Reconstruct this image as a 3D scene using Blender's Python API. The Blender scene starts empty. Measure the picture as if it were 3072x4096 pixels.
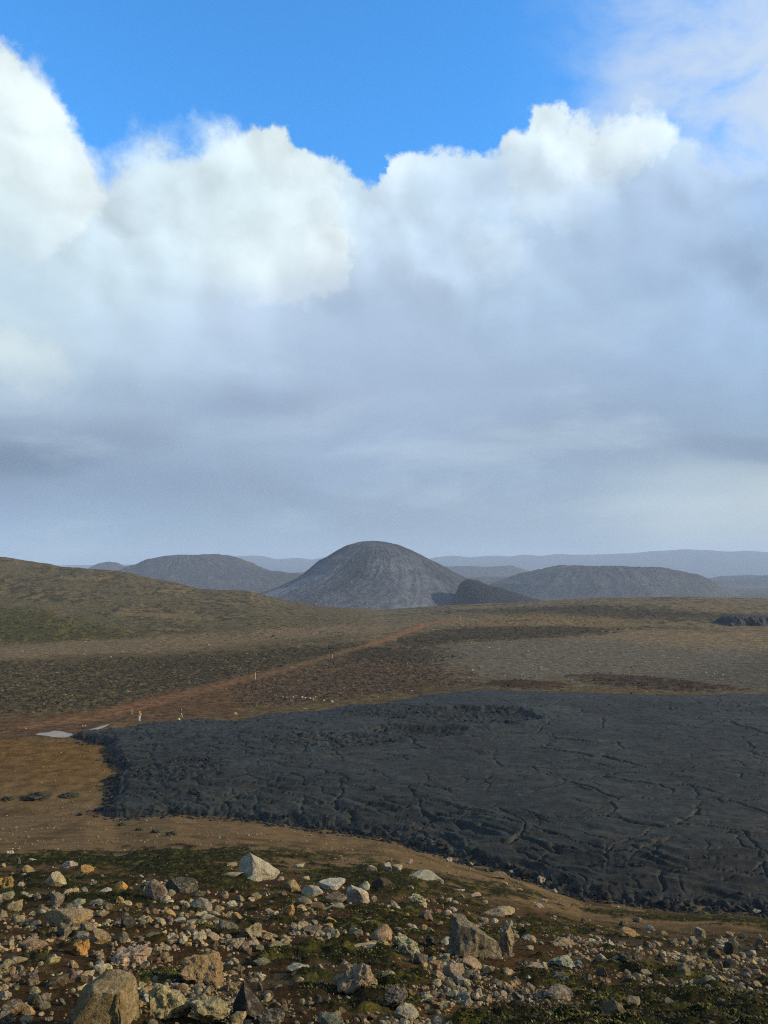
import bpy, math, random
import numpy as np
from mathutils import Vector, Matrix, noise as mnoise

random.seed(7)
RNG = np.random.default_rng(11)
SC = bpy.context.scene
COL = SC.collection
R = math.radians

# ------------------------------------------------------------------ camera, light, exposure
EYE = 27.0                       # metres above the lava plain
PITCH = R(4.28)
FOC = 769.0                      # focal length in pixels of the 768 px wide picture
cam_d = bpy.data.cameras.new('camera')
cam = bpy.data.objects.new('camera', cam_d)
COL.objects.link(cam)
cam_d.sensor_fit = 'HORIZONTAL'
cam_d.sensor_width = 36.0
cam_d.lens = 36.0 * FOC / 768.0
cam_d.clip_start = 0.1
cam_d.clip_end = 40000
cam.location = (0, 0, EYE)
cam.rotation_euler = (math.pi / 2 + PITCH, 0, 0)
SC.camera = cam

SUN_EL, SUN_AZ = R(22), R(95)   # azimuth clockwise from the view direction (+y)
sun_d = bpy.data.lights.new('sun', 'SUN')
sun_d.energy = 4.9
sun_d.angle = R(0.5)
sun_d.color = (1.0, 0.85, 0.64)
sun = bpy.data.objects.new('sun', sun_d)
COL.objects.link(sun)
SUN_DIR = Vector((math.sin(SUN_AZ) * math.cos(SUN_EL), math.cos(SUN_AZ) * math.cos(SUN_EL), math.sin(SUN_EL)))
sun.rotation_euler = SUN_DIR.to_track_quat('Z', 'Y').to_euler()
sun.location = (60, -20, 80)

SC.render.engine = 'CYCLES'
SC.view_settings.view_transform = 'Standard'
SC.view_settings.look = 'None'
SC.view_settings.exposure = 0.42
SC.view_settings.gamma = 1.0
SC.view_settings.use_curve_mapping = False
SC.cycles.max_bounces = 6
SC.cycles.diffuse_bounces = 3
SC.cycles.glossy_bounces = 2
SC.cycles.volume_bounces = 1
SC.cycles.use_denoising = False
SC.cycles.filter_width = 1.1
SC.cycles.use_adaptive_sampling = False
SC.cycles.sample_clamp_indirect = 3
SC.cycles.sample_clamp_direct = 12

def srgb(r, g, b):
    f = lambda c: (c / 255 / 12.92) if c / 255 <= 0.04045 else ((c / 255 + 0.055) / 1.055) ** 2.4
    return (f(r), f(g), f(b))

# ------------------------------------------------------------------ node helper
class NT:
    def __init__(s, tree):
        s.t = tree; s.n = tree.nodes; s.l = tree.links
    def new(s, typ, **kw):
        nd = s.n.new(typ)
        for k, v in kw.items(): setattr(nd, k, v)
        return nd
    def put(s, sock, v):
        if hasattr(v, 'is_output'): s.l.new(v, sock)
        elif v is not None: sock.default_value = v
    def m(s, op, a, b=None, c=None, clamp=False):
        nd = s.new('ShaderNodeMath', operation=op, use_clamp=clamp)
        s.put(nd.inputs[0], a)
        if b is not None: s.put(nd.inputs[1], b)
        if c is not None: s.put(nd.inputs[2], c)
        return nd.outputs[0]
    def vm(s, op, a, b=None, sc=None):
        nd = s.new('ShaderNodeVectorMath', operation=op)
        s.put(nd.inputs[0], a)
        if b is not None: s.put(nd.inputs[1], b)
        if sc is not None: s.put(nd.inputs[3], sc)
        return nd.outputs[1] if op in ('DOT_PRODUCT', 'LENGTH') else nd.outputs[0]
    def mr(s, v, a, b, c=0.0, d=1.0, smooth=True):
        nd = s.new('ShaderNodeMapRange', interpolation_type='SMOOTHSTEP' if smooth else 'LINEAR')
        for i, x in enumerate((v, a, b, c, d)): s.put(nd.inputs[i], x)
        return nd.outputs[0]
    def mix(s, f, a, b, blend='MIX'):
        nd = s.new('ShaderNodeMix', data_type='RGBA', blend_type=blend)
        s.put(nd.inputs[0], f)
        for sk, v in ((nd.inputs[6], a), (nd.inputs[7], b)):
            if isinstance(v, tuple) and len(v) == 3: v = (*v, 1)
            s.put(sk, v)
        return nd.outputs[2]
    def noise(s, vec, scale, detail=4, rough=0.5, dist=0.0, typ='FBM', out=0):
        nd = s.new('ShaderNodeTexNoise')
        nd.noise_type = typ
        s.put(nd.inputs['Vector'], vec)
        s.put(nd.inputs['Scale'], scale)
        nd.inputs['Detail'].default_value = detail
        nd.inputs['Roughness'].default_value = rough
        nd.inputs['Distortion'].default_value = dist
        return nd.outputs[out]
    def ramp(s, f, stops, interp='EASE'):
        nd = s.new('ShaderNodeValToRGB')
        cr = nd.color_ramp; cr.interpolation = interp
        while len(cr.elements) < len(stops): cr.elements.new(0.5)
        for e, (p, c) in zip(cr.elements, stops):
            e.position = p; e.color = (*c, 1)
        s.put(nd.inputs[0], f)
        return nd.outputs[0]

#SKY_BEGIN
# ------------------------------------------------------------------ sky: Nishita blue behind procedural cumulus
def pix_ae(px, py):
    """pixel -> azimuth, elevation in degrees (used only to read positions off the photograph)"""
    dx, dz = (px - 384) / FOC, (512 - py) / FOC
    y = math.cos(PITCH) - dz * math.sin(PITCH)
    z = math.sin(PITCH) + dz * math.cos(PITCH)
    return math.degrees(math.atan2(dx, y)), math.degrees(math.atan2(z, math.hypot(dx, y)))

world = bpy.data.worlds.new('World')
SC.world = world
world.use_nodes = True
world.node_tree.nodes.clear()
W = NT(world.node_tree)
tc = W.new('ShaderNodeTexCoord')
d = W.vm('NORMALIZE', tc.outputs['Generated'])
sky = W.new('ShaderNodeTexSky', sky_type='NISHITA')
sky.sun_disc = False
sky.sun_elevation = SUN_EL
sky.sun_rotation = SUN_AZ
sky.altitude = 300
sky.air_density = 1.0
sky.dust_density = 0.3
sky.ozone_density = 3.0
W.l.new(d, sky.inputs[0])
blue = W.vm('SCALE', sky.outputs[0], sc=0.150)
blue = W.vm('MULTIPLY', blue, (0.60, 1.72, 2.40))
# warp the direction for billowing outlines
n1 = W.noise(d, 5.0, 3, 0.5, out=1)
n2 = W.noise(d, 17.0, 6, 0.60, out=1)
w1 = W.vm('SCALE', W.vm('SUBTRACT', n1, (0.5, 0.5, 0.5)), sc=0.055)
w2 = W.vm('SCALE', W.vm('SUBTRACT', n2, (0.5, 0.5, 0.5)), sc=0.055)
n3 = W.noise(d, 60.0, 7, 0.62, out=1)
w3 = W.vm('SCALE', W.vm('SUBTRACT', n3, (0.5, 0.5, 0.5)), sc=0.018)
dw = W.vm('ADD', W.vm('ADD', W.vm('ADD', d, w1), w2), w3)
dh = W.vm('ADD', W.vm('ADD', d, W.vm('SCALE', w1, sc=0.8)), W.vm('SCALE', W.vm('ADD', w2, w3), sc=1.7))
dsoft = W.vm('ADD', d, W.vm('SCALE', w1, sc=0.9))
def az_el(v):
    sp = W.new('ShaderNodeSeparateXYZ'); W.l.new(v, sp.inputs[0])
    a = W.m('MULTIPLY', W.m('ARCTAN2', sp.outputs[0], sp.outputs[1]), 180 / math.pi)
    e = W.m('MULTIPLY', W.m('ARCSINE', sp.outputs[2]), 180 / math.pi)
    return a, e
A, E_ = az_el(dw)
As, Es = az_el(dsoft)
A0, E0 = az_el(d)
Ah, Eh = az_el(dh)
# cloud top line, read as elevation against azimuth
top = [(-90, 26), (-60, 30), (-40, 34)]
for p in [(-40, 30), (0, 34), (16, 52), (40, 70), (60, 84), (72, 108), (82, 136), (90, 154), (99, 172), (108, 174), (120, 160),
          (140, 146), (180, 134), (215, 130), (245, 130), (270, 122), (288, 132), (305, 152), (325, 166), (340, 174), (352, 184), (366, 187),
          (380, 192), (392, 166), (420, 152), (455, 150), (490, 152), (512, 140), (530, 130), (545, 110), (558, 108),
          (575, 121), (610, 117), (650, 117), (680, 132), (695, 150), (712, 168), (740, 175), (770, 178), (800, 160)]:
    top.append(pix_ae(*p))
top += [(40, 30), (60, 33), (90, 27)]
fc = W.new('ShaderNodeFloatCurve')
cv = fc.mapping.curves[0]
pts = sorted(((a + 90) / 180, e / 60) for a, e in top)
cv.points[0].location = pts[0]; cv.points[1].location = pts[-1]
for p in pts[1:-1]: cv.points.new(*p)
for p in cv.points: p.handle_type = 'AUTO'
fc.mapping.update()
W.put(fc.inputs[1], W.m('MULTIPLY_ADD', A, 1 / 180, 0.5, clamp=True))
etop = W.m('MULTIPLY', fc.outputs[0], 60.0)
dens = W.m('SUBTRACT', etop, E_)                              # degrees below the top line
wisp_n = W.noise(dw, 9.0, 7, 0.62)
wide = W.mr(W.noise(d, 4.3, 3, 0.5), 0.46, 0.66, 0.50, 2.3)
alpha_c = W.mr(W.m('MULTIPLY_ADD', W.m('SUBTRACT', wisp_n, 0.5), W.m('MULTIPLY_ADD', wide, 1.3, 1.6), dens), W.m('MULTIPLY', wide, -0.45), wide)
# thin high veil on the right
vn = W.noise(W.vm('MULTIPLY', dsoft, (1.0, 1.0, 1.9)), 6.0, 8, 0.60, 0.35)
va, ve = pix_ae(768, 40)
veil_m = W.m('MULTIPLY', W.mr(As, 8.0, 23.0), W.mr(Es, 5.0, 20.0))
veil = W.m('MULTIPLY', W.mr(W.m('ADD', vn, W.m('MULTIPLY', veil_m, 0.22)), 0.42, 0.82), veil_m)
veil = W.m('MULTIPLY', veil, 0.86)

# cloud body colour: columns of colours against elevation, blended over azimuth
def col(px, rows):
    a = pix_ae(px, 300)[0]
    st = []
    for row, c in rows:
        st.append(((pix_ae(px, row)[1] + 4) / 60, srgb(*c)))
    return a, sorted(st)
cols = [
    col(0,   [(70, (232, 241, 245)), (170, (226, 240, 243)), (230, (210, 226, 235)), (300, (196, 215, 230)), (350, (206, 221, 228)), (395, (178, 196, 214)), (430, (146, 164, 186)), (455, (118, 136, 160)), (490, (134, 154, 182)), (530, (140, 168, 194)), (560, (136, 165, 190))]),
    col(110, [(120, (228, 240, 244)), (190, (212, 226, 235)), (280, (206, 222, 233)), (340, (190, 208, 226)), (400, (166, 184, 206)), (440, (142, 158, 182)), (480, (136, 156, 182)), (530, (140, 164, 188)), (560, (140, 166, 188))]),
    col(260, [(120, (226, 238, 243)), (190, (214, 229, 236)), (260, (222, 234, 240)), (310, (186, 202, 224)), (370, (172, 189, 213)), (410, (150, 166, 192)), (440, (160, 178, 202)), (490, (140, 157, 182)), (530, (142, 164, 186)), (560, (142, 164, 184))]),
    col(400, [(150, (222, 234, 242)), (210, (204, 220, 236)), (270, (190, 206, 226)), (330, (176, 194, 217)), (390, (160, 174, 200)), (430, (152, 170, 196)), (470, (150, 168, 194)), (510, (148, 166, 186)), (560, (146, 165, 183))]),
    col(540, [(110, (226, 238, 244)), (180, (200, 218, 238)), (250, (186, 206, 230)), (330, (172, 192, 218)), (390, (160, 178, 204)), (430, (148, 164, 188)), (470, (150, 168, 192)), (510, (156, 172, 190)), (560, (148, 166, 182))]),
    col(700, [(110, (214, 230, 242)), (190, (178, 198, 226)), (280, (164, 186, 216)), (350, (158, 180, 210)), (410, (152, 172, 198)), (445, (148, 164, 186)), (475, (176, 190, 202)), (510, (184, 195, 199)), (560, (172, 184, 190))]),
    col(800, [(110, (206, 224, 242)), (190, (160, 188, 226)), (280, (164, 188, 218)), (350, (160, 184, 214)), (410, (148, 170, 196)), (445, (142, 162, 184)), (475, (186, 197, 203)), (510, (194, 203, 203)), (560, (178, 188, 192))]),
]
en = W.m('MULTIPLY_ADD', Es, 1 / 60, 4 / 60, clamp=True)
body = W.ramp(en, cols[0][1])
for (a0, _), (a1, st) in zip(cols[:-1], cols[1:]):
    body = W.mix(W.mr(As, a0, a1), body, W.ramp(en, st))
# relief of the billows: the density compared with itself a step towards the sun
dc = W.vm('ADD', W.vm('ADD', d, w1), W.vm('SCALE', W.vm('ADD', w2, w3), sc=0.45))
def bil(v):
    vo = W.new('ShaderNodeTexVoronoi', feature='F1')
    W.l.new(v, vo.inputs['Vector']); vo.inputs['Scale'].default_value = 15.0
    return W.m('SUBTRACT', W.m('MULTIPLY', W.noise(v, 7.0, 5, 0.5), 1.0), W.m('MULTIPLY', vo.outputs['Distance'], 0.30))
off = W.vm('ADD', dc, (0.016, 0.0, 0.016))
rel = W.m('SUBTRACT', bil(dc), bil(off))
rel = W.m('MULTIPLY', rel, W.mr(dens, 18.0, 2.0, 0.12, 1.15))
soft = W.m('SUBTRACT', W.noise(W.vm('MULTIPLY', dsoft, (1.0, 1.0, 2.2)), 3.6, 5, 0.5), 0.5)
lay = W.m('SUBTRACT', W.noise(W.vm('MULTIPLY', W.vm('ADD', d, W.vm('SCALE', w1, sc=0.5)), (1.0, 1.0, 3.4)), 4.2, 7, 0.56, 0.3), 0.5)
low = W.mr(dens, 6.0, 20.0)
gain = W.m('ADD', 1.0, W.m('ADD', rel, W.m('ADD', W.m('MULTIPLY', soft, 0.40), W.m('MULTIPLY', lay, W.m('MULTIPLY', low, 0.42)))))
body = W.vm('SCALE', body, sc=gain)
# separate bright heads standing in front of greyer cloud
def head(px, py, rx, ry, rot=0.0, lo=0.0, hi=0.35, src=None):
    a0, e0 = pix_ae(px, py)
    k = math.degrees(1 / FOC)
    a_, e_ = src or (Ah, Eh)
    da, de = W.m('SUBTRACT', a_, a0), W.m('SUBTRACT', e_, e0)
    c, s_ = math.cos(R(rot)), math.sin(R(rot))
    p = W.m('ADD', W.m('MULTIPLY', da, c / (rx * k)), W.m('MULTIPLY', de, s_ / (rx * k)))
    q = W.m('ADD', W.m('MULTIPLY', da, -s_ / (ry * k)), W.m('MULTIPLY', de, c / (ry * k)))
    f = W.m('SUBTRACT', 1.0, W.m('ADD', W.m('MULTIPLY', p, p), W.m('MULTIPLY', q, q)))
    return W.mr(f, lo, hi), q, p
white = srgb(241, 247, 247)
for (px, py, rx, ry, rot, gx, gy, k) in [
        (20, 160, 82, 84, -38, 0.2, 0.6, 0.70),
        (258, 218, 104, 76, -22, 0.7, 0.3, 0.45),
        (312, 258, 44, 36, 35, 0.8, -0.5, 0.55),
        (628, 146, 70, 29, 4, 0.3, 0.4, 0.75),
        (560, 185, 46, 60, 60, 0.2, 0.3, 0.40),
        (497, 262, 40, 40, 0, 0.3, 1.1, 0.22),
        (-20, 362, 90, 50, -10, 0.3, 0.9, 0.34)]:
    mk, q, p = head(px, py, rx, ry, rot, -0.10, 0.28) if rx not in (40, 90) else head(px, py, rx, ry, rot, -0.1, 1.0)
    fade = W.mr(W.m('ADD', W.m('MULTIPLY', p, gx), W.m('MULTIPLY', q, gy)), -0.75, 0.55)
    body = W.mix(W.m('MULTIPLY', W.m('MULTIPLY', mk, fade), k), body, W.vm('SCALE', (*white,), sc=W.m('ADD', 1.0, W.m('MULTIPLY', rel, 0.8))))
# greyer veils crossing in front
for (px, py, rx, ry, rot, k, c) in [
        (395, 350, 150, 80, -25, 0.55, (166, 184, 211)), (640, 235, 110, 55, 10, 0.45, (170, 190, 219)),
        (20, 455, 90, 18, 0, 0.55, (108, 126, 152)), (770, 446, 90, 14, -6, 0.45, (124, 142, 168)), (470, 178, 70, 36, 0, 0.35, (190, 210, 234))]:
    mk, q, p = head(px, py, rx, ry, rot, -0.15, 0.9, (As, Es))
    body = W.mix(W.m('MULTIPLY', mk, k), body, srgb(*c))
body = W.mix(W.m('MULTIPLY', W.m('MULTIPLY', W.mr(lay, 0.0, 0.22), low), 0.35), body, srgb(196, 209, 217))
body = W.vm('MULTIPLY', body, (1.02, 1.075, 1.08))
up = W.mix(veil, blue, srgb(214, 228, 242))
full = W.mix(alpha_c, up, body)
# below the horizon: dim ground-like light, never seen
full = W.mix(W.mr(E0, -3.0, 0.0), (0.10, 0.11, 0.12), full)
bg = W.new('ShaderNodeBackground')
W.l.new(full, bg.inputs[0])
bg.inputs[1].default_value = 0.747
wo = W.new('ShaderNodeOutputWorld')
W.l.new(bg.outputs[0], wo.inputs[0])
#SKY_END

# ------------------------------------------------------------------ numpy noise
def _h(ix, iy, s):
    n = (ix.astype(np.int64) * 374761393 + iy.astype(np.int64) * 668265263 + s * 1442695041) & 0xffffffff
    n = ((n ^ (n >> 13)) * 1274126177) & 0xffffffff
    n = ((n ^ (n >> 16)) * 2246822519) & 0xffffffff
    return n ^ (n >> 15)
def gn(x, y, s=0):
    ix, iy = np.floor(x), np.floor(y)
    fx, fy = x - ix, y - iy
    ux, uy = fx * fx * fx * (fx * (fx * 6 - 15) + 10), fy * fy * fy * (fy * (fy * 6 - 15) + 10)
    def g(dx, dy):
        a = _h(ix + dx, iy + dy, s) * (2 * math.pi / 4294967296.0)
        return np.cos(a) * (fx - dx) + np.sin(a) * (fy - dy)
    a, b, c, e = g(0, 0), g(1, 0), g(0, 1), g(1, 1)
    return ((a + (b - a) * ux) * (1 - uy) + (c + (e - c) * ux) * uy) * 1.5
def fbm(x, y, o=4, s=0, g=0.5):
    r, a, t = 0.0, 1.0, 0.0
    for i in range(o):
        r = r + a * gn(x * 2 ** i + 17.3 * i, y * 2 ** i - 9.1 * i, s + i * 7)
        t += a; a *= g
    return r / t
def ridged(x, y, o=4, s=0):
    r, a, t = 0.0, 1.0, 0.0
    for i in range(o):
        r = r + a * (1 - np.abs(gn(x * 2 ** i + 5.3 * i, y * 2 ** i, s + i * 7)) * 2)
        t += a; a *= 0.5
    return r / t
def worley(x, y, s=0):
    ix, iy = np.floor(x), np.floor(y)
    f1 = np.full(x.shape, 9.0); f2 = f1.copy(); cid = np.zeros(x.shape)
    for dx in (-1, 0, 1):
        for dy in (-1, 0, 1):
            h = _h(ix + dx, iy + dy, s)
            qx = ix + dx + 0.1 + 0.8 * (h & 0xffff) / 65535.0
            qy = iy + dy + 0.1 + 0.8 * ((h >> 16) & 0xffff) / 65535.0
            dd = np.hypot(x - qx, y - qy)
            cl = dd < f1
            f2 = np.where(cl, f1, np.minimum(f2, dd))
            cid = np.where(cl, (h % 9973) / 9973.0, cid)
            f1 = np.where(cl, dd, f1)
    return f1, f2, cid
def sst(v, a, b):
    t = np.clip((v - a) / (b - a), 0, 1)
    return t * t * (3 - 2 * t)

# ------------------------------------------------------------------ reading positions off the photograph
def ray(px, py):
    dx, dz = (np.asarray(px, float) - 384) / FOC, (512 - np.asarray(py, float)) / FOC
    return dx, math.cos(PITCH) - dz * math.sin(PITCH), math.sin(PITCH) + dz * math.cos(PITCH)
def on_plane(px, py, z=0.0):
    dx, dy, dz = ray(px, py)
    t = (z - EYE) / dz
    return dx * t, dy * t
def at_depth(px, py, y):
    dx, dy, dz = ray(px, py)
    return dx / dy * y, EYE + dz / dy * y
def project(x, y, z):
    zz = z - EYE
    f = y * math.cos(PITCH) + zz * math.sin(PITCH)
    u = -y * math.sin(PITCH) + zz * math.cos(PITCH)
    return 384 + FOC * x / f, 512 - FOC * u / f

LAVA_BACK = [(64.8, 738), (74.7, 732.5), (89.8, 731.6), (106.4, 725), (139.6, 721), (175.8, 716.6), (200, 715), (236, 716.5), (258.6, 712),
             (300, 707.5), (320, 707), (345, 702), (374.6, 701), (408.5, 694), (449, 689), (476, 686.5), (525, 688.5), (550.7, 688), (615.5, 690.5),
             (685, 692), (768, 691), (860, 692), (960, 700)]
LAVA_FRONT = [(64.8, 738.2), (83.3, 741), (105, 746), (106.5, 755), (113.4, 766.7), (120, 771), (102, 779.4), (111, 790), (102, 803.7), (85.6, 813),
              (115.7, 817.6), (139, 816.4), (171, 814), (197, 816.4), (231.5, 817.6), (278, 823), (324, 830), (384, 838), (430, 851), (476.6, 865),
              (513.6, 874), (546, 885), (580.8, 897), (615.5, 901), (654.8, 906), (685, 909), (731, 910), (768, 914), (840, 925), (960, 930)]
ZL_BACK, ZL_FRONT = 1.3, 0.3
back_xy = [on_plane(px, py, ZL_BACK if px > 90 else 0.5) for px, py in LAVA_BACK]
front_xy = [on_plane(px, py, ZL_FRONT) for px, py in LAVA_FRONT]
LAVA_POLY = np.array([(float(a), float(b)) for a, b in (front_xy + back_xy[::-1][:-1])])

# ------------------------------------------------------------------ land shape
EU = np.array([x / y for x, y in front_xy[9:]])
EY = np.array([y for x, y in front_xy[9:]], float)
CR = [(-400, 545), (-150, 552), (0, 557), (60, 566), (130, 574.5), (200, 588), (250, 591.5), (290, 603), (330, 609), (385, 611.5), (450, 606.5), (520, 603.5), (600, 598.5), (690, 597.5), (768, 599.5), (900, 600), (1200, 600)]
CU = np.array([(p - 384) / FOC for p, r in CR])
CZ = np.array([float(at_depth(p, r, 600.0)[1]) for p, r in CR])
CU = np.array([float(at_depth(p, r, 600.0)[0]) / 600.0 for p, r in CR])
Z0 = EYE - 1.65
def H(x, y):
    x = np.asarray(x, float); y = np.asarray(y, float)
    u = np.clip(x / np.maximum(y, 28.0), -1.2, 1.2)
    E = np.interp(u, EU, EY)
    k = np.interp(u, [-0.5, -0.1, 0.25, 0.5], [1.17, 1.12, 1.03, 1.0])
    t = y / E
    p = 1 - k * t + (k - 1) * np.clip(t, 0, 1) ** 3
    hill = Z0 * np.where(t < 1, np.minimum(p, 2.2), 0.0)
    # the hillside falls gently away to both sides far from here
    near = sst(y, 75, 25)
    # undulation of the foreground slope
    hump = (0.22 * fbm(x / 7.0, y / 7.0, 3, 5) + 0.05 * fbm(x / 1.3, y / 1.3, 3, 9)) * sst(y, 2.0, 9.0) * sst(y, 88, 60)
    # mid ground
    cu = np.interp(u, CU, CZ)
    a = np.interp(u, [-0.5, -0.2, 0.0, 0.5], [268, 262, 240, 225])
    s = sst(y, a, 600)
    s = np.where(u < -0.05, s * (1 - 0.25 * (1 - s)), s)
    mid = cu * s
    amp = sst(y, 200, 420) * (0.25 + 1.9 * sst(u, -0.02, -0.30))
    mid = mid + amp * 1.3 * fbm(x / 55.0, y / 75.0, 4, 21)
    mid = mid + sst(y, 150, 210) * 0.35 * fbm(x / 22.0, y / 30.0, 3, 33) * sst(y, 900, 600)
    # bank at the foot of the left hillside
    mid = mid + 3.0 * sst(u, -0.30, -0.45) * sst(y, 280, 330) * sst(y, 440, 340)
    drop = sst(y, 600, 1150)
    mid = mid * (1 - drop) - 48.0 * drop
    turf = 0.0
    return hill + hump + mid + turf

def unproj(px, py, zoff=0.0):
    px = np.atleast_1d(np.asarray(px, float)); py = np.atleast_1d(np.asarray(py, float))
    dx, dy, dz = ray(px, py)
    t = np.geomspace(2.0, 1500.0, 1400)[None, :]
    X, Y, Z = dx[:, None] * t, dy[:, None] * t, EYE + dz[:, None] * t
    below = Z < H(X, Y) + zoff
    i = np.where(below.any(1), below.argmax(1), 1399)
    t0, t1 = t[0, np.maximum(i - 1, 0)], t[0, i]
    for _ in range(12):
        tm = (t0 + t1) / 2
        b = EYE + dz * tm < H(dx * tm, dy * tm) + zoff
        t1 = np.where(b, tm, t1); t0 = np.where(b, t0, tm)
    tm = (t0 + t1) / 2
    return dx * tm, dy * tm

def poly_sd(x, y, P):
    """signed distance to polygon, positive inside"""
    x = np.asarray(x, float); y = np.asarray(y, float)
    best = np.full(x.shape, 1e18); inside = np.zeros(x.shape, bool)
    n = len(P)
    for i in range(n):
        ax, ay = P[i]; bx, by = P[(i + 1) % n]
        ex, ey = bx - ax, by - ay
        L = max(ex * ex + ey * ey, 1e-9)
        t = np.clip(((x - ax) * ex + (y - ay) * ey) / L, 0, 1)
        best = np.minimum(best, (x - ax - t * ex) ** 2 + (y - ay - t * ey) ** 2)
        c = (ay > y) != (by > y)
        inside ^= c & (x < ex * (y - ay) / (ey if abs(ey) > 1e-9 else 1e-9) + ax)
    return np.where(inside, 1, -1) * np.sqrt(best)
def line_d(x, y, P):
    best = np.full(np.shape(x), 1e18)
    for (ax, ay), (bx, by) in zip(P[:-1], P[1:]):
        ex, ey = bx - ax, by - ay
        t = np.clip(((x - ax) * ex + (y - ay) * ey) / (ex * ex + ey * ey), 0, 1)
        best = np.minimum(best, (x - ax - t * ex) ** 2 + (y - ay - t * ey) ** 2)
    return np.sqrt(best)

# ------------------------------------------------------------------ ground cover zones (albedo of the ground; on the right plain also painted cloud shade)
def zone(pts):
    px = [p[0] for p in pts]; py = [p[1] for p in pts]
    X, Y = unproj(px, py)
    return np.stack([X, Y], 1)
Z = {
 'heath':   zone([(-150, 664), (0, 662), (100, 660), (190, 656), (250, 651), (330, 646), (372, 642), (352, 650), (290, 668), (240, 679), (205, 685), (170, 692), (150, 695), (110, 707), (60, 711), (0, 713), (-150, 716)]),
 'heath2':  zone([(385, 646), (410, 636), (450, 628), (560, 626), (640, 628), (600, 634), (540, 638), (460, 642), (420, 648)]),
 'heath3':  zone([(340, 652), (370, 646), (440, 650), (470, 656), (420, 664), (340, 664)]),
 'moor':    zone([(235, 682), (280, 672), (330, 664), (400, 658), (440, 668), (470, 684), (400, 692), (340, 699), (300, 704), (250, 706), (230, 698)]),
 'red':     zone([(-150, 716), (0, 714), (90, 711), (150, 698), (205, 686), (250, 676), (300, 668), (300, 676), (250, 690), (270, 704), (240, 716), (100, 726), (60, 740), (0, 742), (-150, 742)]),
 'pale':    zone([(-150, 647), (0, 646), (70, 642), (130, 639), (230, 633), (330, 626), (420, 622), (400, 628), (330, 636), (240, 644), (150, 653), (60, 656), (0, 660), (-150, 662)]),
 'green':   zone([(-150, 600), (0, 607), (40, 610), (90, 622), (130, 632), (150, 637), (70, 641), (0, 644), (-150, 646)]),
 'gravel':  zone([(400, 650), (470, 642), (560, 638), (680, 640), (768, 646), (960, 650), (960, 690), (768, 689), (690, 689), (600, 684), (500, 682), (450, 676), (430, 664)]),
 'tan':     zone([(540, 636), (640, 631), (768, 630), (960, 632), (960, 654), (768, 652), (690, 647), (610, 641)]),
 'turf':    zone([(566, 676), (600, 674), (650, 677), (700, 683), (742, 689), (700, 691), (640, 689), (590, 683)]),
 'turf2':   zone([(490, 681), (520, 680), (570, 684), (560, 688), (500, 687)]),
 'apron':   zone([(-150, 742), (0, 741), (66, 740), (110, 748), (125, 772), (104, 800), (90, 812), (60, 815), (0, 816), (-150, 818)]),
 'dark_up': zone([(440, 612), (520, 607), (620, 606), (700, 612), (768, 614), (960, 616), (960, 626), (768, 624), (690, 620), (600, 618), (520, 616)]),
 'grassy':  zone([(470, 618), (540, 612), (600, 618), (620, 626), (520, 627), (440, 630)]),
}
F_MOSS = [zone(p) for p in [
    [(-120, 856), (0, 853), (100, 851), (160, 846), (230, 847), (300, 846), (380, 850), (370, 858), (300, 862), (225, 872), (230, 882), (200, 884), (150, 877), (100, 870), (0, 868), (-120, 870)],
    [(-120, 868), (20, 872), (60, 880), (110, 880), (145, 886), (140, 900), (95, 900), (55, 896), (20, 900), (-120, 900)],
    [(185, 872), (250, 882), (290, 890), (280, 898), (235, 896), (195, 886)],
    [(270, 866), (380, 862), (420, 872), (470, 880), (540, 890), (560, 900), (470, 898), (420, 900), (390, 898), (340, 884), (290, 882)],
    [(335, 906), (380, 902), (410, 912), (470, 920), (480, 940), (430, 944), (390, 938), (350, 930), (320, 920)],
    [(490, 920), (540, 918), (580, 924), (620, 928), (590, 934), (530, 934), (500, 928)],
    [(560, 905), (620, 906), (768, 910), (960, 925), (960, 940), (768, 930), (700, 922), (630, 918)],
    [(280, 935), (340, 944), (400, 948), (420, 965), (390, 975), (340, 985), (290, 975), (265, 955)],
    [(395, 988), (440, 986), (520, 994), (560, 1004), (560, 1040), (420, 1040), (405, 1010)],
    [(610, 985), (660, 975), (700, 990), (768, 985), (960, 990), (960, 1060), (560, 1060), (575, 1015), (600, 1000)],
    [(596, 898), (640, 902), (600, 908), (575, 905)],
]]
TRAIL = zone([(40, 724), (90, 718), (130, 708), (170, 698), (205, 689), (250, 678), (290, 668), (330, 656), (370, 645), (400, 634.5), (425, 625), (445, 620), (462, 617)])
TRAIL2 = zone([(462, 617), (480, 612), (505, 606), (520, 604.2)])

def moss_mask(x, y):
    m = np.zeros(np.shape(x))
    nz = fbm(x / 1.6, y / 2.2, 4, 77)
    for P in F_MOSS:
        w = 0.35 + 0.02 * np.clip(y, 0, 60)
        m = np.maximum(m, sst(poly_sd(x, y, P) / w + nz * 7.0, -0.5, 1.4))
    sp = sst(fbm(x / 1.1, y / 1.6, 4, 88) + 0.4 * fbm(x / 6, y / 6, 2, 89), 0.22, 0.40) * 0.8
    m = np.maximum(m, sp * sst(y, 45, 32))
    return m * sst(y, 75, 50)

def mixc(c, k, m): return c * (1 - m[..., None]) + np.asarray(k)[None, :] * m[..., None]

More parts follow.
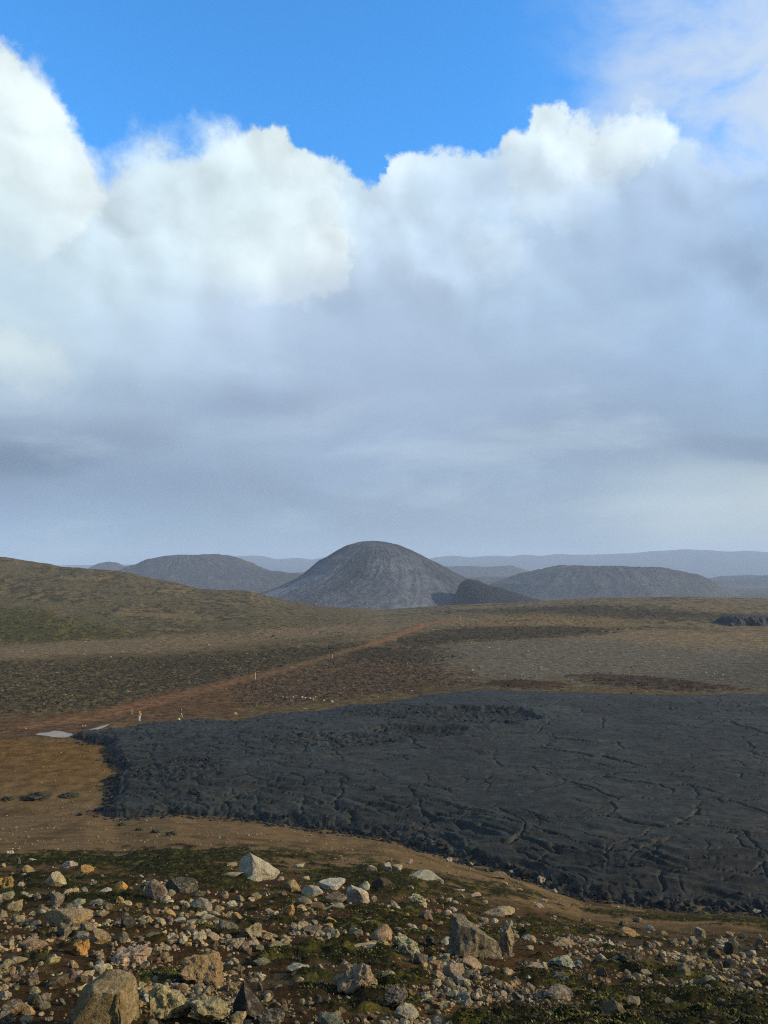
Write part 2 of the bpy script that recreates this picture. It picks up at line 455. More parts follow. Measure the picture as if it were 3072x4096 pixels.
def ground_color(x, y):
    n = x.size
    c = np.empty((n, 3)); c[:] = (0.125, 0.100, 0.066)
    u = x / np.maximum(y, 25.0)
    n_l = fbm(x / 40, y / 60, 4, 101); n_m = fbm(x / 5, y / 9, 4, 102); n_s = fbm(x / 1.4, y / 2.6, 3, 103)
    farw = sst(y, 120, 160)
    # left hillside: thin olive turf over brown gravel
    lh = sst(u, 0.02, -0.15) * sst(y, 250, 320)
    c = mixc(c, (0.120, 0.108, 0.078), lh)
    c = mixc(c, (0.050, 0.046, 0.032), lh * sst(n_m + n_l * 1.3, -0.02, 0.30) * 0.9)
    c = mixc(c, (0.205, 0.165, 0.110), lh * sst(n_l - n_m * 0.6, 0.06, 0.36) * 0.8)
    # upper plateau: dry yellow grass with dark streaks
    up = sst(y, 250, 300) * sst(u, -0.08, 0.02)
    c = mixc(c, (0.195, 0.165, 0.125), up * 0.9)
    c = mixc(c, (0.050, 0.044, 0.030), up * sst(n_m + 0.8 * fbm(x / 60, y / 16, 3, 104), 0.0, 0.4) * 0.85)
    def put(name, colr, k, soft, warp=1.0, extra=0):
        nonlocal c
        sd = poly_sd(x, y, Z[name])
        m = sst(sd + soft * warp * 2.2 * (n_m + 0.5 * n_l), -soft, soft) * k
        if not np.isscalar(extra): m = m * extra
        c = mixc(c, colr, m)
        return m
    put('dark_up', (0.052, 0.046, 0.032), 0.75, 20)
    put('grassy', (0.26, 0.185, 0.085), 0.6, 12, extra=0.4 + 0.6 * sst(n_m, -0.2, 0.3))
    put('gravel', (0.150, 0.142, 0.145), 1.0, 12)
    put('gravel', (0.100, 0.100, 0.105), 0.75, 14, extra=sst(u * 400 - y + 60, -20, 40))  # right part of the gravel darkened: cloud shade put into its colour
    put('tan', (0.230, 0.185, 0.150), 0.8, 14)  # sunlit strip bordering the cloud shade, put into the ground colour
    put('green', (0.070, 0.072, 0.022), 0.9, 10)
    put('green', (0.125, 0.110, 0.035), 0.8, 10, extra=sst(n_m - 0.2 * n_l, 0.0, 0.3))
    put('pale', (0.200, 0.160, 0.125), 0.85, 8)
    m = put('heath', (0.058, 0.048, 0.032), 0.88, 11)
    c = mixc(c, (0.150, 0.120, 0.075), m * sst(n_s + 0.4 * n_m + 0.35 * sst(u, -0.2, -0.45), 0.05, 0.45) * 0.8)
    c = mixc(c, (0.028, 0.024, 0.018), m * sst(n_m, 0.1, 0.45) * 0.8)
    m = put('heath2', (0.050, 0.042, 0.030), 0.80, 13)
    m = put('heath3', (0.050, 0.038, 0.028), 0.75, 9)
    m = put('moor', (0.088, 0.066, 0.052), 0.8, 12)
    c = mixc(c, (0.165, 0.120, 0.075), m * sst(n_s + 0.3 * n_m, 0.02, 0.45) * 0.75)
    c = mixc(c, (0.030, 0.022, 0.018), m * sst(n_m, 0.12, 0.4) * 0.7)
    put('red', (0.122, 0.076, 0.052), 0.88, 6.0)
    put('turf', (0.052, 0.034, 0.026), 0.7, 3.0)
    put('turf2', (0.055, 0.034, 0.022), 0.8, 1.6)
    m = put('apron', (0.175, 0.108, 0.048), 0.95, 2.5)
    c = mixc(c, (0.100, 0.062, 0.036), m * sst(n_l + n_m * 0.5, 0.0, 0.3) * 0.5)
    # trail
    dtr = line_d(x, y, TRAIL)
    wid = 1.6 + 0.8 * n_m + 1.2 * sst(y, 200, 140)
    wid = wid + 1.2 * sst(y, 280, 380)
    c = mixc(c, (0.270, 0.150, 0.100), sst(dtr, wid + 2.4, wid - 1.2) * np.interp(y, [150, 200, 230, 300, 400], [0.45, 0.5, 0.3, 0.9, 1.0]))
    c = mixc(c, (0.16, 0.125, 0.09), sst(dtr, wid, wid - 1.0) * sst(y, 190, 205) * sst(y, 300, 240) * 0.8)
    d2 = line_d(x, y, TRAIL2)
    c = mixc(c, (0.13, 0.11, 0.085), sst(d2, 5, 2) * 0.6)
    # red-brown rim right beside the lava
    # foreground slope
    fg = sst(y, 112, 84)
    fc_ = np.empty((n, 3)); fc_[:] = (0.165, 0.120, 0.082)                       # brown apron under the slope
    nf = fbm(x / 1.2, y / 1.5, 4, 111); nff = fbm(x / 0.35, y / 0.4, 3, 112)
    soil = sst(y, 46, 30)
    fc_ = mixc(fc_, (0.052, 0.034, 0.021), soil)
    fc_ = mixc(fc_, (0.115, 0.078, 0.040), soil * sst(nf + nff * 0.6, 0.05, 0.45) * 0.7)
    fc_ = mixc(fc_, (0.095, 0.085, 0.070), soil * sst(fbm(x / 3, y / 3, 3, 113) + nff * 0.4 + 0.3 * sst(u, 0.1, 0.4), 0.1, 0.5) * 0.6)
    mm = moss_mask(x, y)
    fc_ = mixc(fc_, (0.022, 0.024, 0.010), mm)
    fc_ = mixc(fc_, (0.115, 0.115, 0.030), mm * sst(nf + 0.8 * nff, 0.10, 0.5) * 0.85)
    rn = ridged(x / 9.0 + 0.15 * y / 9.0, y / 22.0, 4, 114)
    fc_ = mixc(fc_, (0.075, 0.052, 0.032), sst(y, 44, 60) * sst(rn, 0.55, 0.85) * 0.6)
    fc_ = mixc(fc_, (0.175, 0.125, 0.080), sst(y, 44, 60) * sst(nf + 0.3 * n_l, 0.1, 0.5) * 0.5)
    c = c * (1 - fg[:, None]) + fc_ * fg[:, None]
    # beyond the crest
    fb = sst(y, 640, 900)
    c = mixc(c, (0.085, 0.078, 0.068), fb)
    return np.clip(c * np.array([[0.61, 0.53, 0.335]]) * (1 + 0.22 * n_s[:, None] + 0.12 * n_m[:, None]), 0.003, 1)

# ------------------------------------------------------------------ mesh helpers
def link(name, me, parent=None, mat=None, loc=None):
    o = bpy.data.objects.new(name, me)
    COL.objects.link(o)
    if parent is not None: o.parent = parent
    if mat is not None: me.materials.append(mat)
    if loc is not None: o.location = loc
    return o
def mesh_np(name, V, F, smooth=True, color=None):
    me = bpy.data.meshes.new(name)
    V = np.ascontiguousarray(V, np.float32); F = np.ascontiguousarray(F, np.int32)
    me.vertices.add(len(V)); me.vertices.foreach_set('co', V.ravel())
    k = F.shape[1]
    me.loops.add(F.size); me.loops.foreach_set('vertex_index', F.ravel())
    me.polygons.add(len(F)); me.polygons.foreach_set('loop_start', np.arange(len(F), dtype=np.int32) * k)
    me.update(calc_edges=True)
    me.polygons.foreach_set('use_smooth', np.full(len(F), smooth))
    if color is not None:
        at = me.color_attributes.new('Col', 'FLOAT_COLOR', 'POINT')
        cc = np.ones((len(V), 4), np.float32); cc[:, :3] = color
        at.data.foreach_set('color', cc.ravel())
    me.validate()
    return me
def grid_faces(nr, nc, wrap=False):
    i = np.arange(nr - 1)[:, None] * nc
    j = np.arange(nc if wrap else nc - 1)[None, :]
    j2 = (j + 1) % nc
    a = i + j; b = i + j2
    return np.stack([a, b, b + nc, a + nc], -1).reshape(-1, 4)
def setp(o, **k):
    for a, b in k.items():
        if b is not None: o[a] = b
    return o

# ------------------------------------------------------------------ materials
def mat_new(name):
    m = bpy.data.materials.new(name); m.use_nodes = True
    m.node_tree.nodes.clear()
    n = NT(m.node_tree)
    out = n.new('ShaderNodeOutputMaterial'); bs = n.new('ShaderNodeBsdfPrincipled')
    n.l.new(bs.outputs[0], out.inputs[0])
    return m, n, bs
def bump(n, bs, h, dist, strength=1.0, nrm=None):
    b = n.new('ShaderNodeBump')
    b.inputs['Strength'].default_value = strength
    b.inputs['Distance'].default_value = dist
    n.put(b.inputs['Height'], h)
    if nrm is not None: n.l.new(nrm, b.inputs['Normal'])
    n.l.new(b.outputs[0], bs.inputs['Normal'])
    return b.outputs[0]

def mat_ground():
    m, n, bs = mat_new('ground_soil')
    at = n.new('ShaderNodeAttribute'); at.attribute_name = 'Col'
    g = n.new('ShaderNodeNewGeometry'); P = g.outputs['Position']
    cd = n.new('ShaderNodeVectorMath', operation='DISTANCE')
    n.l.new(P, cd.inputs[0]); cd.inputs[1].default_value = (0, 0, EYE)
    D = cd.outputs['Value']
    nearf = n.mr(D, 60.0, 25.0)
    a1 = n.noise(P, 0.45, 8, 0.72)
    a2 = n.noise(P, 6.0, 6, 0.72)
    a3 = n.noise(P, 30.0, 4, 0.7)
    v = n.m('MULTIPLY_ADD', n.m('SUBTRACT', a1, 0.5), n.mr(D, 60.0, 150.0, 1.6, 3.4), 1.0)
    mk = n.mr(n.noise(P, 0.75, 5, 0.7), 0.50, 0.62)
    v = n.m('MULTIPLY', v, n.m('MULTIPLY_ADD', n.m('MULTIPLY', mk, n.mr(D, 90.0, 160.0)), -0.45, 1.15))
    v2 = n.m('MULTIPLY_ADD', n.m('SUBTRACT', a2, 0.5), n.m('MULTIPLY_ADD', nearf, 1.0, 0.9), 1.0)
    v3 = n.m('MULTIPLY_ADD', n.m('MULTIPLY', n.m('SUBTRACT', a3, 0.5), 2.4), nearf, 1.0)
    c = n.vm('SCALE', at.outputs['Color'], sc=n.m('MULTIPLY', n.m('MULTIPLY', v, v2), v3))
    # scattered paler grit
    vo = n.new('ShaderNodeTexVoronoi'); vo.inputs['Scale'].default_value = 22.0; n.l.new(P, vo.inputs['Vector'])
    gr = n.m('MULTIPLY', n.mr(vo.outputs['Distance'], 0.30, 0.18), n.mr(a2, 0.50, 0.62))
    c = n.mix(n.m('MULTIPLY', n.m('MULTIPLY', gr, nearf), 0.55), c, (0.20, 0.155, 0.095))
    vo2 = n.new('ShaderNodeTexVoronoi'); vo2.inputs['Scale'].default_value = 2.2; n.l.new(P, vo2.inputs['Vector'])
    g2 = n.m('MULTIPLY', n.mr(vo2.outputs['Distance'], 0.24, 0.12), n.mr(n.noise(P, 0.11, 3, 0.6), 0.42, 0.6))
    c = n.mix(n.m('MULTIPLY', n.m('MULTIPLY', g2, n.mr(D, 70.0, 120.0)), 0.45), c, (0.24, 0.20, 0.145))
    n.put(bs.inputs['Base Color'], c)
    bs.inputs['Roughness'].default_value = 0.95
    bs.inputs['Specular IOR Level'].default_value = 0.02
    h = n.m('ADD', n.m('MULTIPLY', a2, 0.6), n.m('MULTIPLY', n.m('ADD', a3, gr), 0.18))
    h = n.m('ADD', h, n.m('MULTIPLY', a1, n.mr(D, 60.0, 250.0, 0.5, 4.0)))
    bump(n, bs, h, 0.10, 0.9)
    return m
def mat_lava(attr=True):
    m, n, bs = mat_new('lava_crust')
    g = n.new('ShaderNodeNewGeometry'); P = g.outputs['Position']
    a1 = n.noise(P, 0.06, 6, 0.6)
    a2 = n.noise(P, 0.9, 8, 0.68)
    a3 = n.noise(P, 7.0, 6, 0.7)
    c = n.ramp(a1, [(0.30, (0.0160, 0.0165, 0.0130)), (0.45, (0.0210, 0.0220, 0.0162)), (0.55, (0.0250, 0.0242, 0.0178)), (0.68, (0.0168, 0.0192, 0.0145))])
    c = n.vm('SCALE', c, sc=n.m('MULTIPLY_ADD', a2, 2.2, -0.1))
    c = n.vm('SCALE', c, sc=n.m('MULTIPLY_ADD', a3, 1.8, 0.1))
    ta = n.new('ShaderNodeAttribute'); ta.attribute_name = 'Col'
    c = n.vm('MULTIPLY', c, ta.outputs['Color'])
    # silvery blue skin where the crust is glassy
    bl = n.m('MULTIPLY', n.mr(n.noise(P, 0.16, 5, 0.6), 0.60, 0.74), n.mr(a2, 0.45, 0.65))
    c = n.mix(n.m('MULTIPLY', bl, 0.45), c, (0.060, 0.075, 0.085))
    rs = n.m('MULTIPLY', n.mr(n.noise(P, 0.33, 5, 0.65), 0.62, 0.74), 0.35)
    c = n.mix(rs, c, (0.045, 0.024, 0.016))
    n.put(bs.inputs['Base Color'], c)
    n.put(bs.inputs['Roughness'], n.mr(a2, 0.3, 0.7, 0.85, 0.62))
    bs.inputs['Specular IOR Level'].default_value = 0.12
    wv = n.noise(n.vm('MULTIPLY', P, (0.6, 2.4, 1.0)), 0.8, 5, 0.6, 1.2)
    h = n.m('ADD', n.m('MULTIPLY', a2, 1.0), n.m('ADD', n.m('MULTIPLY', wv, 0.7), n.m('MULTIPLY', a3, 0.22)))
    bump(n, bs, h, 0.14, 0.6)
    return m
def mat_rock(kind):
    m, n, bs = mat_new('rock_' + kind)
    if kind == 'object':
        oi = n.new('ShaderNodeObjectInfo'); base = oi.outputs['Color']
        tc_ = n.new('ShaderNodeTexCoord'); P0 = tc_.outputs['Object']
        P = n.vm('ADD', n.new('ShaderNodeNewGeometry').outputs['Position'], n.vm('SCALE', P0, sc=0.0))
        rnd = oi.outputs['Random']
    else:
        at = n.new('ShaderNodeAttribute'); at.attribute_name = 'Col'; base = at.outputs['Color']
        P = n.new('ShaderNodeNewGeometry').outputs['Position']; rnd = 0.5
    a1 = n.noise(P, 3.2, 7, 0.66)
    a2 = n.noise(P, 17.0, 6, 0.68)
    a3 = n.noise(P, 60.0, 3, 0.7)
    c = n.vm('SCALE', base, sc=n.m('MULTIPLY_ADD', a1, 1.8, 0.12))
    c = n.vm('SCALE', c, sc=n.m('MULTIPLY_ADD', a2, 2.4, -0.15))
    # pale crust of lichen, rusty stain, dark pits
    li = n.m('MULTIPLY', n.mr(a2, 0.50, 0.60), n.mr(n.noise(P, 2.3, 4, 0.6), 0.46, 0.60))
    c = n.mix(n.m('MULTIPLY', li, 0.55), c, (0.34, 0.30, 0.23))
    ru = n.m('MULTIPLY', n.mr(n.noise(P, 1.7, 5, 0.65), 0.55, 0.70), 0.40)
    c = n.mix(ru, c, n.vm('MULTIPLY', base, (1.15, 0.70, 0.40)))
    pit = n.mr(n.noise(P, 26.0, 3, 0.6), 0.40, 0.30)
    c = n.mix(n.m('MULTIPLY', pit, 0.5), c, n.vm('SCALE', base, sc=0.22))
    n.put(bs.inputs['Base Color'], c)
    bs.inputs['Roughness'].default_value = 0.92
    bs.inputs['Specular IOR Level'].default_value = 0.08
    h = n.m('ADD', n.m('ADD', n.m('MULTIPLY', a1, 0.9), n.m('MULTIPLY', a2, 0.55)), n.m('MULTIPLY', a3, 0.18))
    bump(n, bs, h, 0.16, 1.0)
    return m
def mat_hill(name, c0, c1, c2, sc):
    m, n, bs = mat_new(name)
    tc_ = n.new('ShaderNodeTexCoord'); O = tc_.outputs['Object']
    at = n.new('ShaderNodeAttribute'); at.attribute_name = 'Col'
    g = n.new('ShaderNodeNewGeometry'); P = g.outputs['Position']
    sp = n.new('ShaderNodeSeparateXYZ'); n.l.new(at.outputs['Vector'], sp.inputs[0])
    gul, speck = sp.outputs[0], sp.outputs[1]
    a1 = n.noise(P, 0.012 * sc, 6, 0.65)
    a2 = n.noise(P, 0.12 * sc, 6, 0.75)
    c = n.mix(n.mr(a1, 0.36, 0.62), c0, c1)
    c = n.mix(n.m('MULTIPLY', n.mr(gul, 0.40, 0.80), 0.8), c, c2)
    c = n.vm('SCALE', c, sc=n.m('MULTIPLY_ADD', a2, 2.6, -0.3))
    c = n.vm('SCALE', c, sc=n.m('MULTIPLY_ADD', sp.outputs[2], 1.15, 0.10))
    vo = n.new('ShaderNodeTexVoronoi'); vo.inputs['Scale'].default_value = 0.24 * sc; n.l.new(P, vo.inputs['Vector'])
    s_ = n.m('MULTIPLY', n.mr(vo.outputs['Distance'], 0.34, 0.14), n.mr(n.m('ADD', speck, n.m('MULTIPLY', n.m('SUBTRACT', a1, 0.5), 1.4)), 0.42, 0.70))
    c = n.mix(n.m('MULTIPLY', s_, 0.55), c, (0.30, 0.28, 0.25))
    n.put(bs.inputs['Base Color'], c)
    bs.inputs['Roughness'].default_value = 0.95
    bs.inputs['Specular IOR Level'].default_value = 0.1
    bump(n, bs, a2, 5.0 / sc, 0.7)
    return m
def mat_flat(name, c, rough=0.8, metal=0.0, var=0.3, scale=12.0):
    m, n, bs = mat_new(name)
    tc_ = n.new('ShaderNodeTexCoord')
    v = n.m('MULTIPLY_ADD', n.noise(tc_.outputs['Object'], scale, 4, 0.6), 2 * var, 1 - var)
    n.put(bs.inputs['Base Color'], n.vm('SCALE', tuple(c), sc=v))
    bs.inputs['Roughness'].default_value = rough
    bs.inputs['Metallic'].default_value = metal
    return m
def mat_plant():
    m, n, bs = mat_new('moss_green')
    at = n.new('ShaderNodeAttribute'); at.attribute_name = 'Col'
    P = n.new('ShaderNodeNewGeometry').outputs['Position']
    c = n.vm('SCALE', at.outputs['Color'], sc=n.m('MULTIPLY_ADD', n.noise(P, 14.0, 4, 0.65), 1.4, 0.3))
    n.put(bs.inputs['Base Color'], c)
    bs.inputs['Roughness'].default_value = 0.9
    bs.inputs['Specular IOR Level'].default_value = 0.15
    return m
M_GROUND, M_LAVA = mat_ground(), mat_lava()
M_ROCKO, M_ROCKA = mat_rock('object'), mat_rock('attribute')
M_PLANT = mat_plant()

# ------------------------------------------------------------------ ground sheet
az_d = np.concatenate([np.arange(-180, -60, 6.0), np.arange(-60, -30, 0.6), np.arange(-30, 32, 0.095), np.arange(32, 60, 0.6), np.arange(60, 180, 6.0)])
rr = np.concatenate([[0.0, 0.6, 1.3], np.geomspace(2.0, 4.4, 8)[:-1], 1 / np.linspace(1 / 4.4, 1 / 13.0, 110)[:-1], 1 / np.linspace(1 / 13.0, 1 / 64.0, 170)[:-1],
                     np.linspace(64, 118, 70)[:-1], 1 / np.linspace(1 / 118, 1 / 200., 50)[:-1], 1 / np.linspace(1 / 200., 1 / 660., 150)[:-1],
                     np.geomspace(660, 11500, 34)])
AZ, RR = np.meshgrid(np.radians(az_d), rr)
GX, GY = RR * np.sin(AZ), RR * np.cos(AZ)
def ground_detail(x, y):
    z = np.zeros(np.shape(x))
    fgm = sst(y, 90, 40) * sst(np.hypot(x, y), 1.5, 5.0)
    z += fgm * (0.045 * fbm(x / 0.45, y / 0.45, 4, 201) + 0.02 * fbm(x / 0.11, y / 0.11, 2, 202))
    mm = moss_mask(x, y)
    z += mm * (0.04 + 0.20 * np.abs(fbm(x / 0.48, y / 0.55, 4, 203))) * sst(y, 2, 6)
    ap = sst(y, 60, 80) * sst(y, 640, 560)
    z += ap * 0.06 * fbm(x / 1.0, y / 1.2, 3, 204)
    for nm, a in (('heath', 0.55), ('heath2', 0.5), ('heath3', 0.4), ('moor', 0.45), ('dark_up', 0.45), ('green', 0.5), ('grassy', 0.4)):
        m = sst(poly_sd(x, y, Z[nm]), -6, 6)
        z += m * a * np.maximum(fbm(x / 1.9, y / 2.6, 3, 205), -0.1)
    lh = sst(y, 290, 350) * sst(y, 700, 620)
    z += lh * 0.45 * np.abs(fbm(x / 4.0, y / 5.0, 4, 206))
    for nm, hh, ww in (('turf', 0.8, 3.5), ('turf2', 0.6, 2.5)):
        m = sst(poly_sd(x, y, Z[nm]) + 2.0 * fbm(x / 5, y / 5, 3, 208), -ww * 0.5, ww)
        z += m * hh * (0.6 + 0.7 * fbm(x / 4, y / 4, 3, 207))
    return z
GZ = H(GX, GY)
front = (np.abs(AZ) < R(62)) & (RR < 900)
GZ[front] += ground_detail(GX[front], GY[front])
for PP in ([(34, 734.6), (40, 732.8), (49, 732.4), (54, 730.8), (61, 731.2), (68, 732.6), (77, 733.6), (72, 735.6), (65, 737.6), (54, 737.2), (46, 735.6)], [(83, 731.2), (90, 729.4), (98, 727.2), (106, 724.6), (110, 724.4), (104, 727.4), (97, 729.8), (90, 731.6)]):
    pxy = np.stack(on_plane([q[0] for q in PP], [q[1] for q in PP], 0.30), 1)
    bx = front & (GY > 110) & (GY < 190) & (GX < -30)
    m_ = sst(poly_sd(GX[bx], GY[bx], pxy), -5.0, 0.0); k_ = sst(poly_sd(GX[bx], GY[bx], pxy), -0.6, 0.8)
    GZ[bx] = GZ[bx] * (1 - m_) + (0.36 - 0.2 * k_) * m_
# the red path has been trodden slightly into the heath
GC = np.zeros((GX.size, 3)); GC[:] = (0.08, 0.065, 0.045)
fi = np.flatnonzero(((np.abs(AZ) < R(75))).ravel())
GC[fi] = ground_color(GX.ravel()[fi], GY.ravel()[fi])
bi = np.setdiff1d(np.arange(GX.size), fi)
GC[bi] = (0.075, 0.058, 0.038)
gv = np.stack([GX.ravel(), GY.ravel(), GZ.ravel()], 1)
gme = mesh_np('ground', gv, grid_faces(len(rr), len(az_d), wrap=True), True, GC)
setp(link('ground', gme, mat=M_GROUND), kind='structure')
del GC, gv

# ------------------------------------------------------------------ lava field
PIT1 = on_plane(478, 717, 1.3); PIT2 = on_plane(416, 734, 1.3); PIT3 = on_plane(330, 742, 1.3); PIT4 = on_plane(170, 770, 1.3)
PIT5 = on_plane(395, 712, 1.3)
FRONT_LINE = np.array([(float(a), float(b)) for a, b in front_xy[9:]])
LEFT_LINE = np.array([(float(a), float(b)) for a, b in front_xy[:10]])
def lava(x, y):
    jx, jy = fbm(x / 1.7, y / 1.7, 3, 306), fbm(x / 1.7, y / 1.7, 3, 307)
    wx, wy = x + 3.2 * fbm(x / 13, y / 13, 4, 301) + 0.45 * jx, y + 3.2 * fbm(x / 13, y / 13, 4, 302) + 0.45 * jy
    sd = poly_sd(x, y, LAVA_POLY)
    edge = sd + 1.3 * fbm(x / 3.5, y / 3.5, 4, 303) + 0.8 * fbm(x / 0.8, y / 0.8, 3, 304)
    fd = line_d(x, y, FRONT_LINE)
    ld = line_d(x, y, LEFT_LINE)
    rise = sst(edge, -0.3, 2.2)
    z = -0.6 + 1.55 * rise + 0.55 * sst(sd, 2, 14)
    inn = sst(edge, 0.3, 2.5)
    z += 0.36 * fbm(x / 18, y / 24, 3, 305) * sst(sd, 3, 15)
    # big plates
    ang = 0.5
    qx, qy = wx * math.cos(ang) + wy * math.sin(ang), -wx * math.sin(ang) + wy * math.cos(ang)
    f1, f2, cid = worley(qx / 12.5, qy / 8.0, 311)
    e1 = (f2 - f1)
    vis1 = sst(fbm(x / 18, y / 18, 3, 312), -0.30, 0.15)
    z += inn * (0.07 * cid - 0.30 * vis1 * np.exp(-(e1 / (0.013 + 0.020 * sst(fbm(x / 7, y / 7, 2, 315), 0.0, 0.4))) ** 2) + 0.05 * np.exp(-((e1 - 0.08) / 0.05) ** 2) * vis1 + 0.03 * sst(e1, 0, 0.5))
    # smaller plates towards the left
    lw = sst(x, 18, -20)
    f1, f2, cid2 = worley(wx / 4.2 + 3, wy / 3.6, 313)
    e2 = f2 - f1
    vis2 = sst(fbm(x / 10, y / 10, 3, 314) + 0.55 * lw, 0.0, 0.4)
    z += inn * vis2 * (0.10 * cid2 - 0.24 * np.exp(-(e2 / 0.04) ** 2) + 0.04 * sst(e2, 0, 0.4))
    # long open cracks and pressure ridges that follow the flow
    r1 = gn((wx * 0.35 + wy * 0.15) / 9.0, (wy * 1.0 - wx * 0.35) / 7.0, 321)
    z -= inn * 0.16 * np.exp(-(r1 / 0.014) ** 2) * sst(fbm(x / 12, y / 12, 2, 322), -0.05, 0.2)
    z += inn * 0.12 * np.exp(-((r1 - 0.05) / 0.05) ** 2) * sst(fbm(x / 12, y / 12, 2, 322), -0.05, 0.2)
    r2 = gn((wx * 1.0 - wy * 0.5) / 8.0, (wy * 0.8 + wx * 0.6) / 12.0, 323)
    z -= inn * 0.08 * np.exp(-(r2 / 0.012) ** 2) * sst(fbm(x / 15, y / 15, 2, 324), 0.0, 0.25)
    # ropy folds
    rope = sst(fbm(x / 14, y / 10, 3, 331), 0.05, 0.35)
    ph = (wx * 0.5 - wy * 1.0) * 2.4 + 6 * fbm(x / 5, y / 5, 3, 332)
    z += inn * rope * 0.028 * np.sin(ph) + inn * 0.07 * ridged(wx / 6.0 - wy / 14.0, wy / 2.0 + wx / 9.0, 3, 336)
    # broken margin: folds parallel to the edge
    fw = sst(fd, 17, 5) * sst(x, -45, -5)
    s_ = x + 0.0 * y
    fold = ridged(x / 13.0 + 2, fd / 2.6 + 1.3 * fbm(x / 9, y / 9, 2, 333), 2, 334)
    z += inn * fw * 0.50 * (fold - 0.35)
    z -= inn * fw * 0.35 * np.exp(-(gn(x / 16, (fd + 0.7 * jx) / 3.0, 335) / 0.018) ** 2)
    z -= 0.5 * sst(fd, 9, 2) * inn
    # clinker
    rough = np.maximum(sst(ld + 5 * fbm(x / 8, y / 8, 3, 341), 18, 5) * 0.42, fw * sst(fbm(x / 8, fd / 3, 3, 342), 0.0, 0.3) * 0.45)
    bd = sst(sd, 5, 1) * 0.30
    rough = np.maximum(rough, bd)
    for (cx, cy), rx, ry, dep in ((PIT1, 10.5, 9.0, 0.7), (PIT2, 8.0, 5.0, 0.55), (PIT3, 10.0, 5.0, 0.1), (PIT4, 7.0, 6.0, 0.1), (PIT5, 8, 9, 0.2)):
        q = np.hypot((x - cx) / rx, (y - cy) / ry) + 0.35 * fbm(x / 4, y / 4, 3, 343)
        rough = np.maximum(rough, sst(q, 1.15, 0.85))
        z -= dep * sst(q, 1.0, 0.7) - 0.35 * dep * np.exp(-((q - 1.1) / 0.15) ** 2)
    t1 = np.abs(fbm(x / 1.6, y / 1.6, 4, 351)); f1, f2, c3 = worley(x / 0.6, y / 0.6, 352)
    z += inn * rough * (0.34 * t1 + 0.30 * (c3 - 0.5) * sst(f2 - f1, 0.0, 0.2))
    z += inn * 0.035 * fbm(x / 0.8, y / 0.8, 3, 353)
    global LTONE
    LTONE = 0.82 + 0.36 * cid * vis1 + 0.22 * cid2 * vis2 + 0.35 * fbm(wx / 9.0 - wy / 16.0, wy / 3.2 + wx / 12.0, 4, 361) - 0.15 * rough
    return z, edge, rough
lu = np.linspace(-0.60, 0.82, 960)
ly = 1 / np.linspace(1 / 55.0, 1 / 186.0, 440)
LU, LY = np.meshgrid(lu, ly)
LX = LU * LY
LZ, LE, LR = lava(LX, LY)
LCOL = np.repeat(np.clip(LTONE, 0.35, 1.6).ravel()[:, None], 3, 1)
LZ = LZ + H(LX, np.maximum(LY, 0)) * 0.0
# never lower than a hand's breadth under the ground where it ends
gH = H(LX, LY)
LZ = np.where(LE < 0.4, np.minimum(LZ, gH - 0.25), LZ)
LF = grid_faces(len(ly), len(lu))
keep = (LE.ravel()[LF] > -0.6).any(1)
LF = LF[keep]
used = np.unique(LF); remap = np.full(LX.size, -1); remap[used] = np.arange(len(used))
lme = mesh_np('lava_field', np.stack([LX.ravel(), LY.ravel(), LZ.ravel()], 1)[used], remap[LF], True, LCOL[used])
setp(link('lava_field', lme, mat=M_LAVA), kind='structure')

